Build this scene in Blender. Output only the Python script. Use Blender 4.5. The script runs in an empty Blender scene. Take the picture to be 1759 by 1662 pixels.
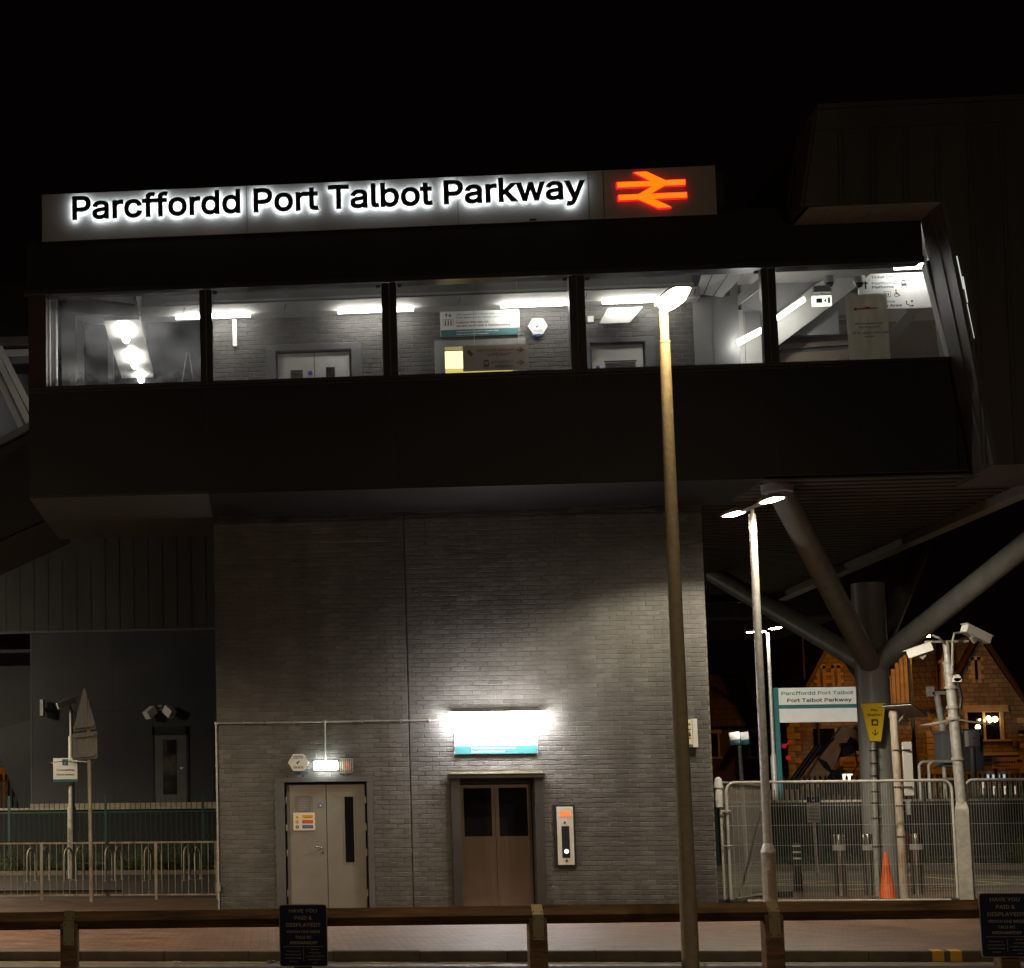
import bpy, bmesh, math, random
from mathutils import Vector, Matrix
random.seed(7)
scene = bpy.context.scene
COL = scene.collection
PI = math.pi

# ------------------------------------------------------------------ materials
def newmat(name):
    m = bpy.data.materials.new(name); m.use_nodes = True
    nt = m.node_tree
    return m, nt, nt.nodes['Principled BSDF']

def pm(name, col, rough=.5, metal=0., var=.15, vscale=3., bump=0., bscale=60., spec=.5, tint=None, island=0., stretch=None):
    """principled paint with cloudy wear in colour and roughness"""
    m, nt, b = newmat(name)
    N, L = nt.nodes, nt.links
    b.inputs['Metallic'].default_value = metal
    b.inputs['Specular IOR Level'].default_value = spec
    tc = N.new('ShaderNodeTexCoord')
    src = tc.outputs['Object']
    if stretch:
        mp = N.new('ShaderNodeMapping'); mp.inputs['Scale'].default_value = stretch
        L.new(src, mp.inputs['Vector']); src = mp.outputs['Vector']
    n = N.new('ShaderNodeTexNoise'); n.inputs['Scale'].default_value = vscale; n.inputs['Detail'].default_value = 6; n.inputs['Roughness'].default_value = .65
    L.new(src, n.inputs['Vector'])
    r = N.new('ShaderNodeMapRange'); r.inputs['From Min'].default_value = .3; r.inputs['From Max'].default_value = .7
    L.new(n.outputs['Fac'], r.inputs['Value'])
    mx = N.new('ShaderNodeMix'); mx.data_type = 'RGBA'
    t = tint or tuple(c*(1-var*1.6) for c in col)
    hi = tuple(min(1, c*(1+var)) for c in col)
    mx.inputs['A'].default_value = (*t, 1); mx.inputs['B'].default_value = (*hi, 1)
    L.new(r.outputs['Result'], mx.inputs['Factor'])
    out = mx.outputs['Result']
    if island:
        g = N.new('ShaderNodeNewGeometry')
        rr = N.new('ShaderNodeMapRange'); rr.inputs['To Min'].default_value = 1-island; rr.inputs['To Max'].default_value = 1+island
        pw = N.new('ShaderNodeMath'); pw.operation = 'POWER'; pw.inputs[1].default_value = 1.6
        L.new(g.outputs['Random Per Island'], pw.inputs[0]); L.new(pw.outputs[0], rr.inputs['Value'])
        hs = N.new('ShaderNodeHueSaturation'); L.new(rr.outputs['Result'], hs.inputs['Value']); L.new(out, hs.inputs['Color'])
        out = hs.outputs['Color']
    L.new(out, b.inputs['Base Color'])
    r2 = N.new('ShaderNodeMapRange'); r2.inputs['To Min'].default_value = max(.02, rough-.1); r2.inputs['To Max'].default_value = min(1, rough+.12)
    L.new(n.outputs['Fac'], r2.inputs['Value']); L.new(r2.outputs['Result'], b.inputs['Roughness'])
    if bump:
        n2 = N.new('ShaderNodeTexNoise'); n2.inputs['Scale'].default_value = bscale; n2.inputs['Detail'].default_value = 4
        L.new(src, n2.inputs['Vector'])
        bp = N.new('ShaderNodeBump'); bp.inputs['Strength'].default_value = bump; bp.inputs['Distance'].default_value = .01
        L.new(n2.outputs['Fac'], bp.inputs['Height']); L.new(bp.outputs['Normal'], b.inputs['Normal'])
    return m

def em(name, col, strength):
    m = bpy.data.materials.new(name); m.use_nodes = True
    nt = m.node_tree; nt.nodes.clear()
    o = nt.nodes.new('ShaderNodeOutputMaterial'); e = nt.nodes.new('ShaderNodeEmission')
    e.inputs['Color'].default_value = (*col, 1); e.inputs['Strength'].default_value = strength
    nt.links.new(e.outputs[0], o.inputs['Surface'])
    return m

def glassmat(name, dirt=.0, smear=False):
    """thin pane: clear with fresnel reflection and a film of grime"""
    m = bpy.data.materials.new(name); m.use_nodes = True
    nt = m.node_tree; nt.nodes.clear(); N, L = nt.nodes, nt.links
    o = N.new('ShaderNodeOutputMaterial')
    tr = N.new('ShaderNodeBsdfTransparent'); tr.inputs['Color'].default_value = (.93, .95, .94, 1)
    gl = N.new('ShaderNodeBsdfGlossy'); gl.inputs['Roughness'].default_value = .02
    df = N.new('ShaderNodeBsdfTranslucent'); df.inputs['Color'].default_value = (.8, .82, .85, 1)
    dk = N.new('ShaderNodeBsdfDiffuse'); dk.inputs['Color'].default_value = (.05, .05, .045, 1)
    fr = N.new('ShaderNodeFresnel'); fr.inputs['IOR'].default_value = 1.5
    a = N.new('ShaderNodeMixShader'); L.new(fr.outputs[0], a.inputs['Fac']); L.new(tr.outputs[0], a.inputs[1]); L.new(gl.outputs[0], a.inputs[2])
    tc = N.new('ShaderNodeTexCoord')
    n = N.new('ShaderNodeTexNoise'); n.inputs['Scale'].default_value = 2.2; n.inputs['Detail'].default_value = 8; n.inputs['Roughness'].default_value = .7
    L.new(tc.outputs['Object'], n.inputs['Vector'])
    r = N.new('ShaderNodeMapRange'); r.inputs['From Min'].default_value = .35; r.inputs['From Max'].default_value = .75
    r.inputs['To Max'].default_value = dirt
    L.new(n.outputs['Fac'], r.inputs['Value'])
    b = N.new('ShaderNodeMixShader'); L.new(r.outputs['Result'], b.inputs['Fac']); L.new(a.outputs[0], b.inputs[1]); L.new(df.outputs[0], b.inputs[2])
    last = b
    if smear:
        sx = N.new('ShaderNodeSeparateXYZ'); L.new(tc.outputs['Object'], sx.inputs[0])
        h = N.new('ShaderNodeMapRange'); h.inputs['From Min'].default_value = 8.05; h.inputs['From Max'].default_value = 8.55
        h.inputs['To Min'].default_value = .3; h.inputs['To Max'].default_value = -.35
        L.new(sx.outputs['Z'], h.inputs['Value'])
        n2 = N.new('ShaderNodeTexNoise'); n2.inputs['Scale'].default_value = 3.4; n2.inputs['Detail'].default_value = 9; n2.inputs['Roughness'].default_value = .75
        L.new(tc.outputs['Object'], n2.inputs['Vector'])
        ad = N.new('ShaderNodeMath'); ad.operation = 'ADD'; L.new(n2.outputs['Fac'], ad.inputs[0]); L.new(h.outputs['Result'], ad.inputs[1])
        r3 = N.new('ShaderNodeMapRange'); r3.inputs['From Min'].default_value = .55; r3.inputs['From Max'].default_value = .75; r3.inputs['To Max'].default_value = .75
        L.new(ad.outputs[0], r3.inputs['Value'])
        c = N.new('ShaderNodeMixShader'); L.new(r3.outputs['Result'], c.inputs['Fac']); L.new(b.outputs[0], c.inputs[1]); L.new(dk.outputs[0], c.inputs[2])
        last = c
    L.new(last.outputs[0], o.inputs['Surface'])
    return m

def pavermat():
    m, nt, b = newmat('block_paving'); N, L = nt.nodes, nt.links
    tc = N.new('ShaderNodeTexCoord')
    br = N.new('ShaderNodeTexBrick'); br.inputs['Scale'].default_value = 1
    br.inputs['Brick Width'].default_value = .2; br.inputs['Row Height'].default_value = .1
    br.inputs['Mortar Size'].default_value = .007; br.inputs['Mortar Smooth'].default_value = .3
    br.inputs['Color1'].default_value = (.23, .118, .066, 1); br.inputs['Color2'].default_value = (.13, .075, .05, 1)
    br.inputs['Mortar'].default_value = (.05, .04, .032, 1)
    L.new(tc.outputs['Object'], br.inputs['Vector'])
    n = N.new('ShaderNodeTexNoise'); n.inputs['Scale'].default_value = 2.4; n.inputs['Detail'].default_value = 9; n.inputs['Roughness'].default_value = .7
    L.new(tc.outputs['Object'], n.inputs['Vector'])
    r = N.new('ShaderNodeMapRange'); r.inputs['From Min'].default_value = .3; r.inputs['From Max'].default_value = .7; r.inputs['To Min'].default_value = .38; r.inputs['To Max'].default_value = 1.5
    L.new(n.outputs['Fac'], r.inputs['Value'])
    mx = N.new('ShaderNodeMix'); mx.data_type = 'RGBA'; mx.blend_type = 'MULTIPLY'; mx.inputs['Factor'].default_value = 1
    L.new(br.outputs['Color'], mx.inputs['A']); L.new(r.outputs['Result'], mx.inputs['B'])
    v = N.new('ShaderNodeTexVoronoi'); v.inputs['Scale'].default_value = 9
    L.new(tc.outputs['Object'], v.inputs['Vector'])
    sp = N.new('ShaderNodeMapRange'); sp.inputs['From Min'].default_value = .04; sp.inputs['From Max'].default_value = .13; sp.inputs['To Min'].default_value = .35; sp.inputs['To Max'].default_value = 0
    L.new(v.outputs['Distance'], sp.inputs['Value'])
    m2 = N.new('ShaderNodeMix'); m2.data_type = 'RGBA'; m2.inputs['B'].default_value = (.22, .2, .17, 1)
    L.new(sp.outputs['Result'], m2.inputs['Factor']); L.new(mx.outputs['Result'], m2.inputs['A'])
    L.new(m2.outputs['Result'], b.inputs['Base Color'])
    r2 = N.new('ShaderNodeMapRange'); r2.inputs['To Min'].default_value = .42; r2.inputs['To Max'].default_value = .75
    L.new(n.outputs['Fac'], r2.inputs['Value']); L.new(r2.outputs['Result'], b.inputs['Roughness'])
    bp = N.new('ShaderNodeBump'); bp.inputs['Strength'].default_value = .6; bp.inputs['Distance'].default_value = .004
    L.new(br.outputs['Fac'], bp.inputs['Height']); bp.invert = True
    n3 = N.new('ShaderNodeTexNoise'); n3.inputs['Scale'].default_value = 45; n3.inputs['Detail'].default_value = 5
    L.new(tc.outputs['Object'], n3.inputs['Vector'])
    bp2 = N.new('ShaderNodeBump'); bp2.inputs['Strength'].default_value = .5; bp2.inputs['Distance'].default_value = .004
    L.new(n3.outputs['Fac'], bp2.inputs['Height']); L.new(bp.outputs['Normal'], bp2.inputs['Normal'])
    L.new(bp2.outputs['Normal'], b.inputs['Normal'])
    return m

def stonemat(name, c1, c2, cm, w=.42, h=.2):
    """coursed stone / tile pattern mapped on the XZ face"""
    m, nt, b = newmat(name); N, L = nt.nodes, nt.links
    tc = N.new('ShaderNodeTexCoord'); sx = N.new('ShaderNodeSeparateXYZ'); cx = N.new('ShaderNodeCombineXYZ')
    L.new(tc.outputs['Object'], sx.inputs[0]); L.new(sx.outputs['X'], cx.inputs['X']); L.new(sx.outputs['Z'], cx.inputs['Y'])
    br = N.new('ShaderNodeTexBrick'); br.inputs['Scale'].default_value = 1; br.inputs['Brick Width'].default_value = w; br.inputs['Row Height'].default_value = h
    br.inputs['Mortar Size'].default_value = .015; br.inputs['Color1'].default_value = (*c1, 1); br.inputs['Color2'].default_value = (*c2, 1); br.inputs['Mortar'].default_value = (*cm, 1)
    br.squash = .7; br.squash_frequency = 3
    n = N.new('ShaderNodeTexNoise'); n.inputs['Scale'].default_value = 1.5; n.inputs['Detail'].default_value = 5
    L.new(tc.outputs['Object'], n.inputs['Vector'])
    va = N.new('ShaderNodeVectorMath'); va.operation = 'MULTIPLY_ADD'; va.inputs[1].default_value = (.12, .12, 0)
    L.new(n.outputs['Color'], va.inputs[0]); L.new(cx.outputs[0], va.inputs[2]); L.new(va.outputs[0], br.inputs['Vector'])
    mx = N.new('ShaderNodeMix'); mx.data_type = 'RGBA'; mx.blend_type = 'MULTIPLY'; mx.inputs['Factor'].default_value = .8
    r = N.new('ShaderNodeMapRange'); r.inputs['To Min'].default_value = .5; r.inputs['To Max'].default_value = 1.5
    L.new(n.outputs['Fac'], r.inputs['Value']); L.new(br.outputs['Color'], mx.inputs['A']); L.new(r.outputs['Result'], mx.inputs['B'])
    L.new(mx.outputs['Result'], b.inputs['Base Color']); b.inputs['Roughness'].default_value = .85
    bp = N.new('ShaderNodeBump'); bp.inputs['Strength'].default_value = .8; bp.inputs['Distance'].default_value = .03; bp.invert = True
    L.new(br.outputs['Fac'], bp.inputs['Height']); L.new(bp.outputs['Normal'], b.inputs['Normal'])
    return m

M = {}
M['brick'] = pm('grey_brick', (.118, .116, .112), .62, var=.12, vscale=2.5, bump=.5, bscale=55, island=.17)
def weather(m, zlo=None):
    """rain streaks and a splashed base over an existing brick colour"""
    nt = m.node_tree; N, L = nt.nodes, nt.links; b = N['Principled BSDF']
    src = b.inputs['Base Color'].links[0].from_socket
    tc = N.new('ShaderNodeTexCoord'); mp = N.new('ShaderNodeMapping'); mp.inputs['Scale'].default_value = (2.2, 2.2, .22)
    L.new(tc.outputs['Object'], mp.inputs['Vector'])
    n = N.new('ShaderNodeTexNoise'); n.inputs['Scale'].default_value = 1.3; n.inputs['Detail'].default_value = 7; n.inputs['Roughness'].default_value = .6
    L.new(mp.outputs['Vector'], n.inputs['Vector'])
    r = N.new('ShaderNodeMapRange'); r.inputs['From Min'].default_value = .35; r.inputs['From Max'].default_value = .68; r.inputs['To Min'].default_value = .72; r.inputs['To Max'].default_value = 1.12
    L.new(n.outputs['Fac'], r.inputs['Value'])
    n2 = N.new('ShaderNodeTexNoise'); n2.inputs['Scale'].default_value = .55; n2.inputs['Detail'].default_value = 5
    L.new(tc.outputs['Object'], n2.inputs['Vector'])
    r2 = N.new('ShaderNodeMapRange'); r2.inputs['From Min'].default_value = .3; r2.inputs['From Max'].default_value = .7; r2.inputs['To Min'].default_value = .8; r2.inputs['To Max'].default_value = 1.15
    L.new(n2.outputs['Fac'], r2.inputs['Value'])
    k = N.new('ShaderNodeMath'); k.operation = 'MULTIPLY'; L.new(r.outputs['Result'], k.inputs[0]); L.new(r2.outputs['Result'], k.inputs[1])
    sx = N.new('ShaderNodeSeparateXYZ'); L.new(tc.outputs['Object'], sx.inputs[0])
    ad = N.new('ShaderNodeMath'); ad.operation = 'MULTIPLY_ADD'; ad.inputs[1].default_value = .9; L.new(n.outputs['Fac'], ad.inputs[0]); L.new(sx.outputs['Z'], ad.inputs[2])
    r3 = N.new('ShaderNodeMapRange'); r3.inputs['From Min'].default_value = .35; r3.inputs['From Max'].default_value = .85; r3.inputs['To Min'].default_value = .68; r3.inputs['To Max'].default_value = 1
    L.new(ad.outputs[0], r3.inputs['Value'])
    k2 = N.new('ShaderNodeMath'); k2.operation = 'MULTIPLY'; L.new(k.outputs[0], k2.inputs[0]); L.new(r3.outputs['Result'], k2.inputs[1])
    mx = N.new('ShaderNodeMix'); mx.data_type = 'RGBA'; mx.blend_type = 'MULTIPLY'; mx.inputs['Factor'].default_value = 1
    L.new(src, mx.inputs['A']); L.new(k2.outputs[0], mx.inputs['B']); L.new(mx.outputs['Result'], b.inputs['Base Color'])
weather(M['brick'])
M['mortar'] = pm('painted_mortar', (.20, .19, .165), .85, var=.2, vscale=5, bump=.4, bscale=120)
M['brick_in'] = pm('indoor_brick', (.085, .080, .075), .55, var=.15, vscale=3, bump=.3, bscale=60, island=.18)
M['mortar_in'] = pm('indoor_mortar', (.17, .15, .13), .85, var=.15)
M['fascia'] = pm('dark_cladding', (.014, .0135, .0135), .4, var=.2, vscale=.8, spec=.35)
M['trim'] = pm('dark_trim', (.028, .027, .026), .35, var=.2, vscale=2)
M['brownpost'] = pm('brown_corner_panel', (.055, .025, .014), .5)
M['soffit'] = pm('soffit_board', (.055, .053, .045), .55, var=.12, vscale=1.2)
M['palesoffit'] = pm('pale_soffit', (.34, .32, .29), .55, var=.1, vscale=2)
M['seam'] = pm('seamed_cladding', (.10, .088, .074), .42, metal=.3, var=.18, vscale=.7, stretch=(2, 2, .3))
M['deck'] = pm('ribbed_deck', (.085, .075, .062), .5, metal=.2, var=.15)
M['steelgrey'] = pm('grey_steel_paint', (.28, .285, .272), .42, var=.16, vscale=2.2, bump=.08, stretch=(2, 2, .35))
M['signgrey'] = pm('sign_aluminium', (.36, .35, .335), .45, var=.07, vscale=1.0)
M['letter'] = pm('letter_face', (.012, .013, .015), .35)
M['halo'] = em('letter_glow', (.86, .95, 1.0), 24)
M['led_red'] = None
M['white'] = pm('white_enamel', (.74, .74, .71), .4, var=.05)
M['whitein'] = pm('indoor_white', (.52, .51, .48), .5, var=.08, vscale=2)
M['greyin'] = pm('indoor_grey', (.25, .25, .245), .5, var=.08, vscale=1.5)
M['midgrey'] = pm('frame_grey', (.11, .112, .115), .42, var=.1, vscale=2)
M['charcoal'] = pm('charcoal_panel', (.035, .037, .042), .45, var=.12, vscale=1)
M['doorgrey'] = pm('door_grey', (.235, .222, .198), .42, var=.06, vscale=3, bump=.05)
M['liftsteel'] = pm('brushed_steel', (.25, .195, .15), .33, metal=.95, var=.07, vscale=2.5, stretch=(40, 1, .6))
M['inox'] = pm('stainless_steel', (.62, .60, .57), .2, metal=1., var=.06)
M['galv'] = pm('galvanised', (.42, .41, .385), .5, metal=.35, var=.2, vscale=14, bump=.1, bscale=90)
M['panelsteel'] = pm('panel_steel', (.66, .64, .57), .45, metal=.2, var=.05)
M['galvbright'] = pm('bright_galvanised', (.62, .60, .54), .42, metal=.2, var=.12, vscale=12)  # paler base colour than the other galvanised steel
M['galvdull'] = pm('dull_galvanised', (.33, .31, .27), .6, metal=.2, var=.2, vscale=8, bump=.1)
M['rustpole'] = pm('rusty_white_pole', (.55, .52, .45), .6, var=.1, vscale=5, tint=(.25, .13, .05), stretch=(1, 1, .4))
M['poleconc'] = pm('lamp_post_paint', (.36, .30, .21), .7, var=.14, vscale=20, bump=.5, bscale=150)
M['timber'] = pm('weathered_timber', (.17, .095, .045), .7, var=.5, vscale=7, bump=.4, bscale=25, stretch=(.25, 2, 2))
M['plate'] = pm('zinc_plate', (.34, .29, .19), .5, metal=.4, var=.1)
M['navy'] = pm('navy_sign', (.009, .011, .036), .5, var=.1, spec=.2)
M['signtext'] = pm('cream_print', (.30, .24, .165), .5, var=.05)
M['teal'] = pm('teal_enamel', (.035, .15, .16), .4, var=.05)
M['tealgreen'] = pm('green_fence_paint', (.014, .062, .05), .5, var=.15, vscale=5)
M['black'] = pm('black_paint', (.012, .012, .013), .45, var=.1)
M['blackprint'] = pm('black_print', (.02, .02, .022), .5, var=.02)
M['greenprint'] = pm('green_print', (.03, .16, .15), .5, var=.02)
M['blue'] = pm('blue_print', (.03, .10, .45), .4, var=.04)
M['yellow'] = pm('yellow_sign_face', (.80, .56, .02), .4, var=.04)
M['amber'] = pm('amber_print', (.75, .42, .03), .45, var=.03)
M['redp'] = pm('red_print', (.55, .05, .035), .45, var=.03)
M['cream'] = pm('cream_sign', (.72, .65, .45), .5, var=.03)
M['orangep'] = pm('orange_plastic', (.85, .14, .015), .42, var=.08, vscale=9)
M['rubber'] = pm('black_rubber', (.03, .03, .03), .8, var=.15, bump=.2)
M['asphalt'] = pm('asphalt', (.15, .145, .138), .45, var=.32, vscale=5, bump=1., bscale=160)
M['asphaltdark'] = pm('car_park_asphalt', (.036, .035, .034), .6, var=.25, vscale=.8, bump=.7, bscale=160)
M['kerb'] = pm('concrete_kerb', (.16, .135, .11), .75, var=.22, vscale=3, bump=.4, bscale=70, island=.12)
M['soil'] = pm('earth', (.035, .026, .017), .95, var=.3, vscale=4, bump=.8, bscale=30)
M['grit'] = pm('gutter_grit', (.26, .21, .11), .85, var=.5, vscale=9, tint=(.06, .05, .035))
M['paint_y'] = pm('yellow_road_paint', (.62, .44, .12), .7, var=.3, vscale=7, tint=(.22, .15, .05))
M['platface'] = pm('platform_wall', (.018, .017, .017), .8, var=.3, vscale=2, bump=.4, bscale=20)
M['coping'] = pm('platform_coping', (.46, .40, .30), .8, var=.25, vscale=3, bump=.3)
M['leaf'] = pm('weed_leaf', (.055, .085, .018), .6, var=.5, vscale=1.7, tint=(.03, .035, .012), island=.5)
M['paper'] = pm('crumpled_paper', (.60, .57, .50), .75, var=.16, vscale=5, bump=1., bscale=5, stretch=(2.4, 2, .7))
nt_ = M['paper'].node_tree; pb = nt_.nodes['Principled BSDF']; out_ = [n for n in nt_.nodes if n.type == 'OUTPUT_MATERIAL'][0]
tl_ = nt_.nodes.new('ShaderNodeBsdfTranslucent'); tl_.inputs['Color'].default_value = (.82, .78, .7, 1); mxs = nt_.nodes.new('ShaderNodeMixShader'); mxs.inputs['Fac'].default_value = .5
nt_.links.new(pb.outputs[0], mxs.inputs[1]); nt_.links.new(tl_.outputs[0], mxs.inputs[2]); nt_.links.new(mxs.outputs[0], out_.inputs['Surface'])
M['brownsign'] = pm('sign_back_brown', (.20, .15, .11), .5, var=.06)
M['plank'] = pm('brown_planks', (.30, .235, .175), .6, var=.12, vscale=1.3)
M['stone'] = stonemat('rubble_stone', (.33, .26, .17), (.21, .165, .11), (.14, .11, .08))
M['tile'] = stonemat('roof_tile', (.20, .14, .09), (.14, .10, .07), (.05, .04, .03), .3, .28)
M['dressed'] = pm('dressed_stone', (.55, .44, .26), .8, var=.14, vscale=3, bump=.3)
M['brickfar'] = stonemat('far_brick', (.16, .10, .07), (.11, .075, .055), (.1, .09, .08), .24, .08)
M['darkglass'] = pm('dark_glass', (.008, .008, .009), .08, var=.05, spec=.7)
M['carred'] = pm('red_car_paint', (.35, .10, .04), .25, var=.05)
M['rust'] = pm('digger_paint', (.42, .24, .13), .6, var=.2, vscale=4)
M['glass'] = glassmat('clear_pane', .10)
M['glassdirty'] = glassmat('grimy_pane', .30, True)
M['signbuff'] = pm('buff_board', (.50, .36, .22), .6, var=.08)
M['sky_dark'] = None
# things that give off light
M['tube'] = em('fluorescent_tube', (1.0, .97, .92), 32)
M['liftlamp'] = em('lift_lamp_lens', (1.0, .96, .94), 100)
M['exitlamp'] = em('door_lamp_lens', (.93, 1.0, .92), 50)
M['sonlamp'] = em('street_lamp_lens', (1.0, .74, .38), 190)
M['ledlamp'] = em('led_lamp_lens', (1.0, .87, .64), 60)
M['farlamp'] = em('far_lamp_lens', (1.0, .88, .66), 200)
M['sodium'] = em('sodium_lens', (1.0, .34, .03), 420)
M['fill_far'] = em('far_fill_lens', (1.0, .76, .50), 1000)
M['fill_right'] = em('hidden_fill_lens', (1.0, .90, .74), 60)
M['fill_left'] = em('bay_fill_lens', (1.0, .86, .66), 1700)
M['bay_warm'] = em('warm_lamp_lens', (1.0, .78, .48), 80)
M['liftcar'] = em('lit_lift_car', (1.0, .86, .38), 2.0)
M['exitsign'] = em('exit_sign_lens', (.95, 1.0, .80), 1.6)
M['redlight'] = em('red_signal', (1.0, .03, .05), .3)
M['indicator'] = em('indicator_red', (1.0, .16, .05), 1.6)
M['button'] = em('button_white', (1.0, .95, .85), 2.2)
M['spark'] = em('window_bulb', (1.0, .62, .28), 9)
M['streaklit'] = em('light_streak_glow', (.95, 1.0, .85), .7)
M['coolscreen'] = em('lit_shop_window', (.75, .9, 1.), .55)

# ------------------------------------------------------------------ mesh builder
class MB:
    def __init__(s): s.v = []; s.f = []; s.m = []
    def add(s, vs, fs, mi=0):
        o = len(s.v); s.v += [tuple(v) for v in vs]; s.f += [tuple(i+o for i in f) for f in fs]; s.m += [mi]*len(fs); return s
    def box(s, x0, x1, y0, y1, z0, z1, mi=0):
        vs = [(x, y, z) for z in (z0, z1) for y in (y0, y1) for x in (x0, x1)]
        return s.add(vs, [(0, 2, 3, 1), (4, 5, 7, 6), (0, 1, 5, 4), (2, 6, 7, 3), (0, 4, 6, 2), (1, 3, 7, 5)], mi)
    def obox(s, p0, p1, w, h, up=(0, 0, 1), mi=0):
        """box bar from p0 to p1, w across, h along 'up'"""
        p0, p1 = Vector(p0), Vector(p1); d = (p1-p0).normalized(); u = Vector(up)
        sd = d.cross(u)
        if sd.length < 1e-5: sd = d.cross(Vector((0, 1, 0)))
        sd.normalize(); u = sd.cross(d).normalized()
        vs = [p+sd*(a*w/2)+u*(b*h/2) for p in (p0, p1) for a, b in ((-1, -1), (1, -1), (1, 1), (-1, 1))]
        return s.add(vs, [(3, 2, 1, 0), (4, 5, 6, 7), (0, 1, 5, 4), (1, 2, 6, 5), (2, 3, 7, 6), (3, 0, 4, 7)], mi)
    def cyl(s, p0, p1, r0, r1=None, n=14, mi=0, caps=True):
        r1 = r0 if r1 is None else r1
        p0, p1 = Vector(p0), Vector(p1); d = (p1-p0).normalized()
        a = d.cross(Vector((0, 0, 1)))
        if a.length < 1e-4: a = Vector((1, 0, 0))
        a.normalize(); b = d.cross(a)
        vs = []
        for p, r in ((p0, r0), (p1, r1)):
            vs += [p+(a*math.cos(2*PI*i/n)+b*math.sin(2*PI*i/n))*r for i in range(n)]
        fs = [(i, (i+1) % n, n+(i+1) % n, n+i) for i in range(n)]
        if caps: fs += [tuple(range(n))[::-1], tuple(range(n, 2*n))]
        return s.add(vs, fs, mi)
    def tube(s, pts, r, n=8, mi=0):
        """round tube along a bent path"""
        pts = [Vector(p) for p in pts]; rings = []; ref = None
        for i, p in enumerate(pts):
            d = (pts[min(i+1, len(pts)-1)]-pts[max(i-1, 0)]).normalized()
            if ref is None:
                ref = d.cross(Vector((0, 0, 1)))
                if ref.length < 1e-3: ref = d.cross(Vector((0, 1, 0)))
            a = (ref-d*ref.dot(d)).normalized(); ref = a; b = d.cross(a)
            rings.append([p+(a*math.cos(2*PI*k/n)+b*math.sin(2*PI*k/n))*r for k in range(n)])
        vs = [v for rg in rings for v in rg]; fs = []
        for i in range(len(rings)-1):
            for k in range(n):
                fs.append((i*n+k, i*n+(k+1) % n, (i+1)*n+(k+1) % n, (i+1)*n+k))
        fs += [tuple(range(n))[::-1], tuple(range((len(rings)-1)*n, len(rings)*n))]
        return s.add(vs, fs, mi)
    def lathe(s, c, prof, n=20, mi=0):
        """prof: list of (r, z) up the axis at c=(x,y,z0)"""
        vs = []; fs = []
        for r, z in prof: vs += [(c[0]+r*math.cos(2*PI*k/n), c[1]+r*math.sin(2*PI*k/n), c[2]+z) for k in range(n)]
        for i in range(len(prof)-1):
            for k in range(n): fs.append((i*n+k, i*n+(k+1) % n, (i+1)*n+(k+1) % n, (i+1)*n+k))
        fs += [tuple(range(n))[::-1], tuple(range((len(prof)-1)*n, len(prof)*n))]
        return s.add(vs, fs, mi)
    def prism(s, poly, y0, y1, mi=0):
        """poly: (x,z) outline extruded along Y"""
        n = len(poly); vs = [(x, y0, z) for x, z in poly]+[(x, y1, z) for x, z in poly]
        ar = sum(poly[i][0]*poly[(i+1) % n][1]-poly[(i+1) % n][0]*poly[i][1] for i in range(n))
        fs = [tuple(range(n)), tuple(range(n, 2*n))[::-1]]+[(i, n+i, n+(i+1) % n, (i+1) % n) for i in range(n)]
        if ar < 0: fs = [f[::-1] for f in fs]
        return s.add(vs, fs, mi)
    def slab(s, poly, z0, z1, mi=0):
        """poly: (x,y) outline extruded along Z"""
        n = len(poly); vs = [(x, y, z0) for x, y in poly]+[(x, y, z1) for x, y in poly]
        ar = sum(poly[i][0]*poly[(i+1) % n][1]-poly[(i+1) % n][0]*poly[i][1] for i in range(n))
        fs = [tuple(range(n))[::-1], tuple(range(n, 2*n))]+[(i, (i+1) % n, n+(i+1) % n, n+i) for i in range(n)]
        if ar < 0: fs = [f[::-1] for f in fs]
        return s.add(vs, fs, mi)
    def quad(s, a, b, c, d, mi=0): return s.add([a, b, c, d], [(0, 1, 2, 3)], mi)
    def text(s, txt, x, z, y, size, align='CENTER', off=0., width=None, mi=0, mirror=False, ext=.0008, ux=(1, 0, 0), origin=None, height=None):
        """flat lettering standing on a face that looks towards -Y (or along the turned axis ux)"""
        vs, fs = glyphs(txt, size, align, off, ext)
        if not vs: return s
        xs = [v[0] for v in vs]; w = max(xs)-min(xs)
        k = width/w if width else 1.
        U = Vector(ux); o = Vector((x, y, z)) if origin is None else Vector(origin)
        nrm = U.cross(Vector((0, 0, 1)))
        out = []
        for a, b, c in vs:
            a = -a*k if mirror else a*k
            out.append(o+U*a+Vector((0, 0, 1))*b+nrm*c)
        if mirror: fs = [f[::-1] for f in fs]
        return s.add(out, fs, mi)
    def build(s, name, mats, parent=None, bevel=0., smooth=False, base=None):
        me = bpy.data.meshes.new(name)
        o = Vector((0, 0, 0))
        if parent is not None:
            r = parent
            while r.parent: r = r.parent
            o = Vector(r.location)
        elif base: o = Vector(base)
        me.from_pydata([tuple(Vector(v)-o) for v in s.v], [], s.f)
        if not isinstance(mats, (list, tuple)): mats = [mats]
        for m in mats: me.materials.append(m)
        for p, mi in zip(me.polygons, s.m): p.material_index = mi
        if bevel:
            bm = bmesh.new(); bm.from_mesh(me)
            ed = [e for e in bm.edges if len(e.link_faces) == 2 and e.calc_face_angle(0) > .6]
            bmesh.ops.bevel(bm, geom=ed, offset=bevel, segments=2, profile=.7, affect='EDGES', clamp_overlap=True)
            bm.to_mesh(me); bm.free()
        if smooth:
            for p in me.polygons: p.use_smooth = True
            bm = bmesh.new(); bm.from_mesh(me)
            for e in bm.edges:
                if len(e.link_faces) == 2 and e.calc_face_angle(0) > .6: e.smooth = False
            bm.to_mesh(me); bm.free()
        ob = bpy.data.objects.new(name, me); COL.objects.link(ob)
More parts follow.
